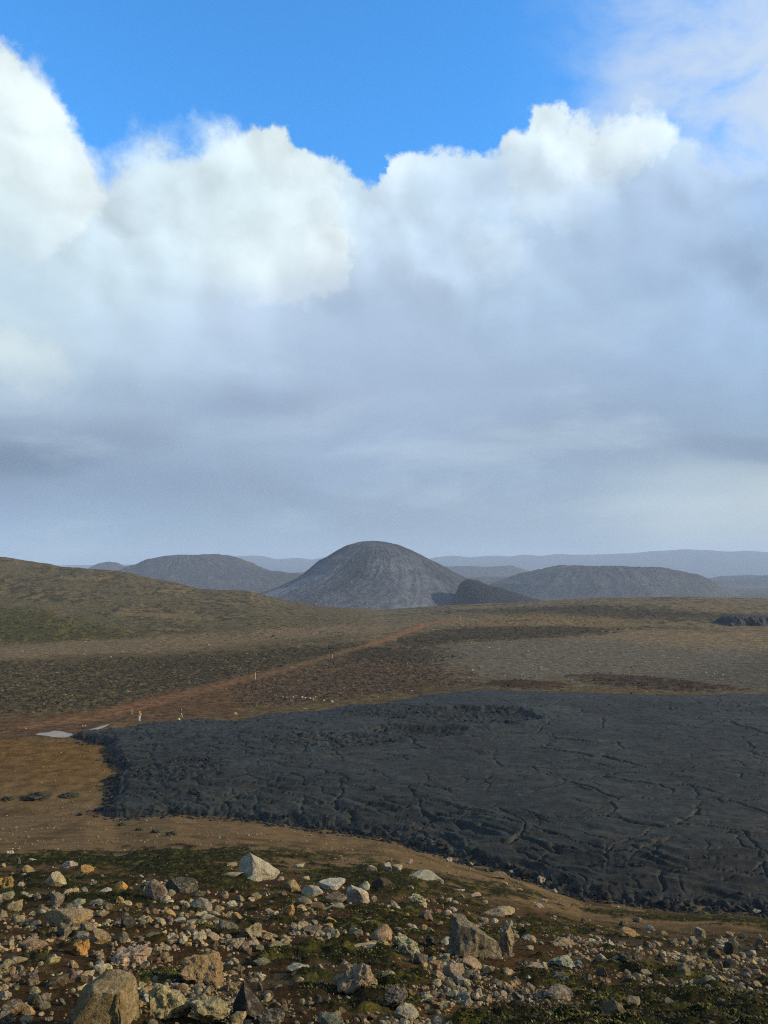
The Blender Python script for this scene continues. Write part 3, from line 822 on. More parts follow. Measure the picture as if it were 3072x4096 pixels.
# ------------------------------------------------------------------ hills behind the plateau
def make_hill(name, D, pts, base, kd, cols3, sc, na=260, nr=90, gul_amp=7.0, speck=0.4, az_off=0.0, spec_fn=None):
    P = [at_depth(px, py, D) for px, py in pts]
    xs = np.array([float(a) for a, b in P]); zs = np.array([float(b) for a, b in P])
    k = int(np.argmax(zs)); x0 = xs[k]
    rl, hl = (x0 - xs[:k + 1])[::-1], zs[:k + 1][::-1]
    rg, hg = (xs[k:] - x0), zs[k:]
    def ext(r_, h_):
        slope = (h_[-2] - h_[-1]) / max(r_[-1] - r_[-2], 1)
        slope = max(slope, 0.25)
        L = r_[-1] + max(h_[-1] - base, 0) / slope + 20
        return np.append(r_, L), np.append(h_, base - 5)
    rl, hl = ext(rl, hl); rg, hg = ext(rg, hg)
    Rm = max(rl[-1], rg[-1])
    az = np.linspace(0, 2 * math.pi, na, endpoint=False)
    q = np.linspace(0, 1, nr) ** 1.0
    AZ_, Q = np.meshgrid(az, q)
    w = 0.5 + 0.5 * np.sin(np.clip(np.arcsin(np.cos(AZ_)), -math.pi / 2, math.pi / 2))
    w = 0.5 + 0.5 * np.cos(AZ_)
    Ra = rl[-1] * (1 - w) + rg[-1] * w
    sl = 1 - w; 
    zz = np.interp(Q * rl[-1], rl, hl) * sl + np.interp(Q * rg[-1], rg, hg) * w
    X = x0 + np.cos(AZ_) * Q * Ra
    Y = D + np.sin(AZ_) * Q * Ra / kd
    if name == 'cone_hill': X = X + 0.30 * np.minimum(Y - D, 0) * Q
    flank = np.sin(np.clip(Q * 1.05, 0, 1) * math.pi)
    arc = AZ_ * Ra
    ga = np.stack([np.cos(AZ_), np.sin(AZ_)])
    wz = 0.10 * fbm(X / 90 + 7, Y / 90, 3, 404)
    gu = ridged((ga[0] + wz) * 11 + 3 + az_off, (ga[1] - wz) * 11 + Q * 5.0, 5, 401 + int(D) % 97)
    gu2 = fbm(X / 60, Y / 60, 4, 403)
    zz = zz + flank * (gul_amp * (gu - 0.5) * 0.38 + gul_amp * 0.6 * gu2)
    c = np.zeros((X.size, 3))
    c[:, 0] = np.clip(gu, 0, 1).ravel()
    c[:, 1] = speck
    if spec_fn is not None: c[:, 1] = spec_fn(AZ_, Q).ravel()
    c[:, 2] = 0.5 if name != 'cone_hill' else np.clip(0.40 + 0.62 * np.exp(-((AZ_ - 4.15) / 0.30) ** 2) * sst(Q, 0.15, 0.5) + 0.25 * np.exp(-((AZ_ - 5.3) / 0.35) ** 2) * sst(Q, 0.2, 0.6) - 0.55 * np.exp(-((AZ_ - 3.35) / 0.40) ** 2) * sst(Q, 0.75, 0.45) - 0.25 * np.exp(-((AZ_ - 4.75) / 0.12) ** 2) * np.exp(-((Q - 0.42) / 0.14) ** 2) + 0.22 * fbm(X / 70, Y / 70 + zz / 60, 4, 405), 0.02, 1).ravel()  # lit left flank and shaded upper left put into the colour, plus rock tone
    me = mesh_np(name, np.stack([X.ravel(), Y.ravel(), zz.ravel()], 1), grid_faces(nr, na, True), True, c)
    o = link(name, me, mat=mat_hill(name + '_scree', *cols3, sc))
    setp(o, kind='structure')
    return o
SCREE = ((0.070, 0.074, 0.078), (0.098, 0.104, 0.108), (0.046, 0.044, 0.050))
BROWN = ((0.055, 0.045, 0.036), (0.070, 0.060, 0.048), (0.042, 0.036, 0.03))
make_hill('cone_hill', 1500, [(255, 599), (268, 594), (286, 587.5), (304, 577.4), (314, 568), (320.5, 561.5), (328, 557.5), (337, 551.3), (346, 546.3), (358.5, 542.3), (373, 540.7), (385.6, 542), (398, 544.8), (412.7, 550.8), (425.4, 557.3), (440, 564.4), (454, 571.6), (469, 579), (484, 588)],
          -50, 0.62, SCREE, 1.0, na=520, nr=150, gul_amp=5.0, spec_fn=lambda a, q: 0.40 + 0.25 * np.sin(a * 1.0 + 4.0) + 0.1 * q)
make_hill('lava_hill', 1250, [(453, 606), (457, 594), (460, 585), (464, 580.5), (469, 579), (478, 580.6), (484, 583.5), (490.5, 586), (500, 588), (512, 592.4), (528, 597), (545, 602.5)], -50, 1.0,
          ((0.024, 0.022, 0.022), (0.034, 0.030, 0.027), (0.018, 0.017, 0.017)), 1.2, na=160, nr=60, gul_amp=6.0, speck=0.0)
make_hill('table_hill', 2300, [(478, 592), (492, 583), (510, 578), (528, 572), (545, 568.5), (562, 566), (600, 565.8), (648, 567.6), (668, 569), (685, 572.5), (700, 576.5), (713, 581.5), (728, 590), (741, 597)],
          -50, 1.6, ((0.070, 0.064, 0.055), (0.095, 0.088, 0.075), (0.045, 0.042, 0.038)), 0.8, na=360, nr=90, gul_amp=14, spec_fn=lambda a, q: 0.30 + 0.45 * np.exp(-((a - 4.9) / 0.22) ** 2) + 0.2 * np.exp(-((a - 4.1) / 0.2) ** 2))
make_hill('flat_hill', 2600, [(100, 580), (127, 568), (148, 560), (163, 556.5), (178, 554.6), (200, 555), (218, 554.6), (230, 556), (240, 559), (250, 563), (262, 568), (278, 572), (290, 573), (305, 576)],
          -50, 1.6, ((0.060, 0.054, 0.046), (0.082, 0.074, 0.062), (0.045, 0.04, 0.036)), 0.8, na=360, nr=90, gul_amp=14, speck=0.12)
make_hill('round_hill', 3600, [(84, 572), (90, 567.4), (98, 563.5), (109, 561.5), (118, 563), (127, 567.5), (134, 572)], -50, 1.2, BROWN, 0.6, na=160, nr=50, gul_amp=8, speck=0.1)
make_hill('saddle_hill', 4200, [(262, 578), (285, 573.5), (305, 572), (325, 577), (340, 584)], -50, 1.5, BROWN, 0.6, na=160, nr=50, gul_amp=12, speck=0.1)
make_hill('low_ridge_hill', 4400, [(425, 572), (440, 567), (455, 566), (475, 566.2), (490, 567.5), (502, 566.5), (512, 566), (522, 568.5), (534, 573), (545, 578)], -50, 1.8, BROWN, 0.6, na=200, nr=50, gul_amp=12, speck=0.1)
make_hill('brown_ridge_hill', 3000, [(450, 582), (470, 577.5), (495, 576.5), (520, 577), (540, 580)], -50, 1.8, ((0.080, 0.052, 0.040), (0.085, 0.062, 0.048), (0.06, 0.045, 0.036)), 0.6, na=160, nr=40, gul_amp=6, speck=0.1)
make_hill('shoulder_hill', 3800, [(690, 585), (704, 579.5), (722, 576.5), (745, 575.8), (768, 576), (800, 574), (840, 580)], -50, 1.6, BROWN, 0.6, na=200, nr=50, gul_amp=14, speck=0.1)

def make_range(name, D, pts, depth, seed):
    P = [at_depth(px, py, D) for px, py in pts]
    xs = np.array([float(a) for a, b in P]); zs = np.array([float(b) for a, b in P])
    nx, ny = 420, 26
    X, Q = np.meshgrid(np.linspace(xs[0], xs[-1], nx), np.linspace(-1, 1, ny))
    hz = np.interp(X, xs, zs) + 9 * fbm(X / 260, X * 0 + 3, 4, seed)
    end = sst(X, xs[0], xs[0] + 500) * sst(X, xs[-1], xs[-1] - 500)
    prof = (1 - np.abs(Q)) ** 0.9
    Zm = -52 + (hz + 52) * prof * (0.85 + 0.15 * end) + 40 * (prof * (1 - prof) * 4) * fbm(X / 420, Q * 2, 4, seed + 5)
    Y = D + Q * depth
    c = np.zeros((X.size, 3)); c[:, 0] = 0.4; c[:, 1] = 0.0
    me = mesh_np(name, np.stack([X.ravel(), Y.ravel(), Zm.ravel()], 1), grid_faces(ny, nx), True, c)
    setp(link(name, me, mat=mat_hill(name + '_rock', *BROWN, 0.3)), kind='structure')
make_range('far_mountains', 9000, [(-100, 566), (160, 564), (215, 560), (235, 555.6), (255, 554.6), (266, 556), (275, 558.5), (287, 557.6), (300, 557.4), (312, 559), (325, 556.6), (345, 560), (380, 562), (420, 560), (435, 557), (454, 554.8), (470, 556.6), (491, 555.0),
            (510, 555.6), (523, 554.0), (540, 555.2), (556, 553.2), (575, 554), (602, 553.6), (625, 552.8), (648, 550.6), (666, 549.6), (685, 548.2), (703, 549.4), (722, 550.4), (745, 550.2), (768, 551), (900, 549), (1100, 556), (1200, 570)], 1400, 501)

# ------------------------------------------------------------------ haze
def haze():
    x, y, z0, z1 = 11900, 11900, -110.0, 330.0
    V = [(-x, -y, z0), (x, -y, z0), (x, y, z0), (-x, y, z0), (-x, -y, z1), (x, -y, z1), (x, y, z1), (-x, y, z1)]
    F = [(0, 3, 2, 1), (4, 5, 6, 7), (0, 1, 5, 4), (1, 2, 6, 5), (2, 3, 7, 6), (3, 0, 4, 7)]
    me = bpy.data.meshes.new('haze'); me.from_pydata(V, [], F)
    m = bpy.data.materials.new('haze_air'); m.use_nodes = True; m.node_tree.nodes.clear()
    n = NT(m.node_tree)
    out = n.new('ShaderNodeOutputMaterial'); pv = n.new('ShaderNodeVolumePrincipled')
    pv.inputs['Color'].default_value = (0.60, 0.75, 0.95, 1)
    pv.inputs['Density'].default_value = 0.00012
    pv.inputs['Anisotropy'].default_value = 0.0
    n.l.new(pv.outputs[0], out.inputs['Volume'])
    setp(link('haze', me, mat=m), kind='stuff')
haze()
#OBJECTS
# ------------------------------------------------------------------ rock shapes
def ico(sub):
    t = (1 + 5 ** 0.5) / 2
    V = [(-1, t, 0), (1, t, 0), (-1, -t, 0), (1, -t, 0), (0, -1, t), (0, 1, t), (0, -1, -t), (0, 1, -t), (t, 0, -1), (t, 0, 1), (-t, 0, -1), (-t, 0, 1)]
    F = [(0, 11, 5), (0, 5, 1), (0, 1, 7), (0, 7, 10), (0, 10, 11), (1, 5, 9), (5, 11, 4), (11, 10, 2), (10, 7, 6), (7, 1, 8),
         (3, 9, 4), (3, 4, 2), (3, 2, 6), (3, 6, 8), (3, 8, 9), (4, 9, 5), (2, 4, 11), (6, 2, 10), (8, 6, 7), (9, 8, 1)]
    V = [tuple(np.array(v) / np.linalg.norm(v)) for v in V]
    for _ in range(sub):
        mid = {}; NF = []
        def mp(a, b):
            k = (min(a, b), max(a, b))
            if k not in mid:
                v = np.array(V[a]) + np.array(V[b]); V.append(tuple(v / np.linalg.norm(v))); mid[k] = len(V) - 1
            return mid[k]
        for a, b, c in F:
            ab, bc, ca = mp(a, b), mp(b, c), mp(c, a)
            NF += [(a, ab, ca), (b, bc, ab), (c, ca, bc), (ab, bc, ca)]
        F = NF
    return np.array(V), np.array(F)
ICO = {k: ico(k) for k in (0, 1, 2, 3, 4)}
def rock_verts(shape, seed, sub):
    rg = np.random.default_rng(seed * 31 + 5)
    V = ICO[sub][0].copy()
    if shape == 'peak':
        V[:, 0] *= 1 - 0.55 * np.clip(V[:, 2] * 0.5 + 0.5, 0, 1); V[:, 1] *= 1 - 0.55 * np.clip(V[:, 2] * 0.5 + 0.5, 0, 1)
        V[:, 0] += 0.25 * V[:, 2] * rg.uniform(-1, 1)
    ncut, dmin, dmax = {'block': (12, 0.42, 0.74), 'peak': (10, 0.42, 0.72), 'slab': (9, 0.45, 0.78), 'lump': (8, 0.55, 0.88), 'round': (7, 0.62, 0.90), 'craggy': (10, 0.45, 0.80)}[shape]
    V *= 1.0 + 0.12 * np.array([mnoise.noise(Vector(v * 1.1) + Vector((seed * 3.1, 0, 0))) for v in V])[:, None]
    for _ in range(ncut):
        n_ = rg.normal(size=3); n_[2] *= 0.8; n_ /= np.linalg.norm(n_)
        d_ = rg.uniform(dmin, dmax)
        s_ = V @ n_ - d_
        V -= np.clip(s_, 0, None)[:, None] * n_[None, :] * 0.97
    amp = {'block': 0.06, 'peak': 0.06, 'slab': 0.07, 'lump': 0.14, 'round': 0.05, 'craggy': 0.22}[shape]
    fr = {'lump': 2.0, 'craggy': 2.3}.get(shape, 2.8)
    L = np.linalg.norm(V, axis=1)[:, None]
    dirn = V / L
    dsp = np.array([mnoise.fractal(Vector(v * fr) + Vector((seed * 7.7, 3, 1)), 0.9, 2.1, 3 if sub < 3 else 5) for v in V])
    if shape in ('craggy', 'lump'):
        pitv = np.array([mnoise.noise(Vector(v * 4.2) + Vector((seed * 1.3, 9, 4))) for v in V])
        dsp = dsp - 0.8 * np.clip(pitv - 0.12, 0, 1)
    V += dirn * (dsp * amp)[:, None]
    lo, hi = V.min(0), V.max(0)
    return (V - (lo + hi) / 2) / (hi - lo)
_rock_cache = {}
def rock_mesh(shape, var, sub):
    k = (shape, var, sub)
    if k not in _rock_cache:
        me = mesh_np('rock_shape', rock_verts(shape, var + 10 * len(shape), sub), ICO[sub][1], True)
        me.set_sharp_from_angle(angle=R(33))
        me.materials.append(M_ROCKO)
        _rock_cache[k] = me
    return _rock_cache[k]
PAL = {'cream': (0.33, 0.255, 0.145), 'tan': (0.255, 0.175, 0.088), 'ochre': (0.33, 0.185, 0.055), 'orange': (0.42, 0.20, 0.045), 'grey': (0.135, 0.118, 0.085),
       'pale': (0.30, 0.255, 0.185), 'white': (0.36, 0.33, 0.26), 'dark': (0.040, 0.036, 0.031), 'brown': (0.105, 0.066, 0.037), 'pinkish': (0.25, 0.185, 0.125),
       'purplish': (0.105, 0.078, 0.065), 'bluish': (0.135, 0.135, 0.110), 'greenish': (0.125, 0.118, 0.070)}
PAL = {k: tuple(0.72 * a + 0.28 * b * (0.45 if k == 'dark' else 1.0) * (0.65 if k in ('brown', 'grey', 'purplish', 'bluish', 'greenish') else 1.0) for a, b in zip(v, (0.27, 0.215, 0.105))) for k, v in PAL.items()}
PAL = {k: (v[0], v[1] * 0.99, v[2] * 0.92) for k, v in PAL.items()}
SHAPEW = {'block': 'blocky', 'peak': 'pointed', 'slab': 'flat', 'lump': 'lumpy', 'round': 'rounded', 'craggy': 'craggy'}
ROCKS = []       # placed rocks: dict(px, row, w, h, ...)
def place_rock(px, row, w, h, colr, shape, rg, label=None, lm=None, depth=None, rot=None, tilt=None, own=None, mesh=None, group='stones lying on the near slope'):
    x, y = unproj(px, row - 0.12 * h); x, y = float(x[0]), float(y[0])
    f = y * math.cos(PITCH) + (float(H(x, y)) - EYE) * math.sin(PITCH)
    ww, hh = w * f / FOC, h * f / FOC * 1.05
    dd = (depth or rg.uniform(0.7, 1.0)) * ww
    if shape == 'slab': dd = 0.8 * ww
    L = math.hypot(x, y)
    cx, cy = x + x / L * dd * 0.32, y + y / L * dd * 0.32
    z = float(H(cx, cy))
    if mesh is None:
        sub = 4 if w >= 26 else 3
        mesh = rock_mesh(shape, int(rg.integers(0, 6)), sub)
    big = w >= 18
    o = bpy.data.objects.new('boulder' if big else 'stone', mesh)
    COL.objects.link(o)
    hz = max(0.50 * hh, hh - 0.36 * dd) / (0.76 if lm else 0.66)
    snk = 0.24 if lm else 0.34
    o.scale = (ww, dd, hz)
    zb = float(H(x, y))
    o.location = (cx, cy, zb + hz * 0.5 - hz * snk)
    rz = rot if rot is not None else float(rg.choice([0, math.pi]) + rg.uniform(-0.35, 0.35))
    tl = tilt if tilt is not None else (rg.uniform(-0.12, 0.12), rg.uniform(-0.2, 0.2))
    o.rotation_euler = (tl[0], tl[1], rz)
    c = np.array(PAL[colr]) * rg.uniform(0.82, 1.15) * (1 + rg.uniform(-0.06, 0.06, 3))
    o.color = (*c, 1)
    ROCKS.append(dict(o=o, px=px, row=row, w=w, h=h, col=colr, shape=shape, label=label, lm=lm, big=big, x=cx, y=cy, r=ww * 0.5))
    setp(o, category='boulder' if big else 'stone', group=group)
    return o
rk = np.random.default_rng(5)
# landmark boulders, each with a shape of its own
def own_mesh(shape, seed, edit=None, sub=4):
    V = rock_verts(shape, seed, sub)
    if edit is not None:
        V = edit(V); lo, hi = V.min(0), V.max(0); V = (V - (lo + hi) / 2) / (hi - lo)
    me = mesh_np('boulder_shape', V, ICO[sub][1], True); me.set_sharp_from_angle(angle=R(30)); me.materials.append(M_ROCKO)
    return me
def cut(V, n_, d_):
    n_ = np.array(n_, float); n_ /= np.linalg.norm(n_)
    return V - np.clip(V @ n_ - d_, 0, None)[:, None] * n_[None, :]
def ed_mono(V):       # tall, leaning wall-like block with a steep dark left face
    V = V * np.array([1, 0.9, 1.3]); t = V[:, 2] + 0.65
    V[:, 0] *= 1.15 - 0.38 * t; V[:, 0] -= 0.16 * t
    V = cut(V, (-1, -0.15, 0.12), 0.36); V = cut(V, (0.75, -0.5, 0.45), 0.40); V = cut(V, (-0.1, -1, 0.25), 0.34); V = cut(V, (0.1, 0.1, 1), 0.50)
    for i in range(len(V)):
        V[i, 0] += 0.035 * mnoise.noise(Vector((V[i, 0] * 9, V[i, 1] * 9, V[i, 2] * 1.5))); V[i, 1] += 0.04 * mnoise.noise(Vector((V[i, 0] * 10 + 5, V[i, 1] * 9, V[i, 2] * 1.5)))
    return V
def ed_pyr(V):        # apex towards the left, long bright slope to the right
    t = np.clip(V[:, 2] + 0.5, 0, 1); V[:, 0] = V[:, 0] * (1 - 0.92 * t) - 0.24 * t; V[:, 1] *= 1 - 0.75 * t
    V = cut(V, (0.62, -0.1, 0.78), 0.20); V = cut(V, (-0.55, -0.7, 0.45), 0.26)
    return V
def boxy(V, a=0.5, b=0.45, c=0.5, k=1.45):
    V = V * k
    for n_, d_ in (((1, -0.1, 0.12), a), ((-1, 0, 0.05), a), ((0.1, -1, 0.15), b), ((0, 1, 0), b), ((0.12, -0.1, 1), c), ((0, 0, -1), c)): V = cut(V, n_, d_)
    return V
def ed_huge(V):       # big boulder with a planar face cut on its upper left
    V = boxy(V, k=1.9); V = cut(V, (-0.70, -0.42, 0.56), 0.50); V = cut(V, (0.8, 0.1, 0.7), 0.68)
    for i in range(len(V)):
        if V[i, 0] > -0.1: V[i, 1] += 0.05 * mnoise.fractal(Vector((V[i, 0] * 6, V[i, 1] * 6, V[i, 2] * 4)), 0.8, 2.0, 4); V[i, 0] += 0.03 * mnoise.noise(Vector((V[i, 2] * 5, V[i, 1] * 6, 3)))
    return V
def ed_round(V):
    return cut(V, (-0.8, -0.55, 0.15), 0.22)
def ed_dpyr(V):
    t = np.clip(V[:, 2] + 0.5, 0, 1); V[:, 0] = V[:, 0] * (1 - 0.75 * t) - 0.12 * t; V[:, 1] *= 1 - 0.6 * t
    V = cut(V, (0.7, -0.6, 0.45), 0.20); V = cut(V, (-0.75, -0.6, 0.2), 0.22)
    return V
def ed_cube(V):
    V = V * 1.3
    for n_, d_ in (((-1, -0.1, 0), 0.36), ((1, 0.1, 0), 0.36), ((0, -1, 0.1), 0.36), ((0, 1, 0), 0.36), ((0.1, 0, 1), 0.36), ((0, 0, -1), 0.4)): V = cut(V, n_, d_)
    return V
LM = [  # px, base row, width, height, colour, shape, label, short name, edit, depth
 (475, 964, 55, 44, 'grey', 'block', 'tall dark grey boulder standing like a broken wall among the moss', 'tall dark standing boulder', ed_mono, 0.6),
 (106, 1038, 63, 56, 'tan', 'block', 'huge grey-tan boulder with a flat shaded face on its upper left', 'huge flat-faced boulder', ed_huge, 0.8),
 (258, 884, 41, 33, 'white', 'block', 'white pyramid-shaped boulder with its bright side sloping down to the right', 'white pyramid-shaped boulder', ed_pyr, 0.8),
 (66, 929, 50, 23, 'tan', 'round', 'broad rounded tan boulder with a dark left half on bare soil', 'broad rounded boulder', ed_round, 0.6),
 (168, 1027, 47, 42, 'cream', 'craggy', 'knobbly cream boulder with a pitted face at the bottom of the slope', 'knobbly cream boulder', None, 0.8),
 (131, 968, 42, 21, 'cream', 'craggy', 'low cream boulder with a hollow in its top alone on brown soil', 'low hollowed boulder', None, 0.7),
 (203, 990, 48, 37, 'tan', 'craggy', 'lumpy tan boulder with cratered sides beside reddish soil', 'cratered tan boulder', None, 0.8),
 (209, 1030, 43, 32, 'cream', 'craggy', 'cream boulder with a dark hollow front, right of the knobbly one', 'hollow-fronted boulder', None, 0.8),
 (249, 1024, 36, 41, 'dark', 'peak', 'dark grey pyramid-shaped boulder with a paler right side', 'dark pyramid-shaped boulder', ed_dpyr, 0.8),
 (355, 998, 45, 34, 'pinkish', 'craggy', 'pinkish grey boulder with a high peak to its right', 'pinkish peaked boulder', None, 0.8),
 (181, 896, 34, 19, 'dark', 'round', 'smooth dark boulder with a tan right side, behind the leaning pale slab', 'smooth dark boulder', ed_round, 0.7),
 (156, 905, 25, 24, 'pinkish', 'block', 'pale pinkish slab leaning on the smooth dark boulder', 'leaning pale slab', None, 0.5),
 (55.5, 890, 20, 18, 'cream', 'block', 'cream block stained ochre at its foot, in dark moss', 'ochre-footed cream block', None, 0.8),
 (357, 906, 23, 22, 'white', 'block', 'speckled white boulder left of the small black dome-shaped one', 'speckled white boulder', None, 0.7),
 (382, 892, 22, 16, 'dark', 'round', 'black dome-shaped boulder with a thin pale right edge', 'black dome-shaped boulder', ed_round, 0.8),
 (407, 959, 30, 23, 'pale', 'craggy', 'arched whitish boulder overhanging a rust-brown stone', 'arched whitish boulder', None, 0.7),
 (507, 958, 16, 29, 'pinkish', 'craggy', 'pale pinkish rock leaning on the right side of the tall dark boulder', 'pinkish leaning rock', None, 0.8),
 (627, 940, 18, 13, 'ochre', 'round', 'rounded ochre boulder with a broken right face', 'broken ochre boulder', None, 0.9),
 (646, 980, 10, 9, 'cream', 'block', 'clean-edged cream cube of rock tilted on the moss', 'cream cube', ed_cube, 0.9),
 (684, 982, 17, 18, 'grey', 'peak', 'grey pointed boulder with white spots above the moss bank', 'white-spotted pointed boulder', None, 0.8),
 (731, 957, 14, 15, 'dark', 'peak', 'dark cone-shaped boulder on the stony ground at far right', 'dark cone-shaped boulder', None, 0.9),
 (731, 973, 16, 14, 'dark', 'round', 'dark ball-shaped boulder below the cone-shaped one', 'dark ball-shaped boulder', None, 0.9),
 (615, 1022, 27, 22, 'brown', 'block', 'brown-grey boulder shaped like a tent near the bottom edge', 'brown tent-shaped boulder', None, 0.9),
 (455, 981, 21, 17, 'pinkish', 'block', 'pinkish grey block undercut along its front edge', 'undercut pinkish block', None, 0.8),
 (289, 917, 12, 13, 'orange', 'lump', 'bright orange stone glowing among grey ones', 'bright orange stone', None, 0.9),
 (80, 957, 20, 17, 'orange', 'craggy', 'orange stone of fused knobs on the brown soil', 'orange knobbly stone', None, 0.8),
 (418, 909, 19, 15, 'cream', 'craggy', 'cream rock bent forward over a purplish one', 'cream bent rock', None, 0.7),
 (500, 918, 35, 11, 'cream', 'lump', 'long low cream mound of rock behind the tall dark boulder', 'long cream mound', None, 0.6),
 (393, 1012, 28, 24, 'purplish', 'craggy', 'dark purplish grey boulder right of the pinkish peaked one', 'purplish boulder', None, 0.9),
 (559, 1003, 29, 18, 'grey', 'lump', 'grey dome-shaped boulder with moss round its foot', 'grey dome-shaped boulder', None, 0.9),
 (630, 969, 26, 17, 'dark', 'craggy', 'rough dark boulder above the cream cube', 'rough dark boulder', None, 0.8),
 (557, 1019, 23, 8, 'white', 'slab', 'flat white stone lying in yellow-green moss', 'flat white mossbound stone', None, 0.7),
 (541, 885, 10, 10, 'pale', 'craggy', 'rough whitish stone touching the edge of the black lava', 'whitish lava-edge stone', None, 0.9),
 (12, 1019, 23, 18, 'brown', 'round', 'smooth brown boulder at the lower left corner', 'smooth brown boulder', None, 0.9),
]
for px, row, w, h, colr, shape, label, short, ed, dep in LM:
    sd_ = int(px * 7 + row) % 9973
    place_rock(px, row, w, h, colr, shape, rk, label, short, dep, rot=0.0 if ed else None, tilt=(0, 0) if ed else None, mesh=own_mesh(shape, sd_, ed, 4 if w > 16 else 3),
               group='landmark boulders on the near slope')
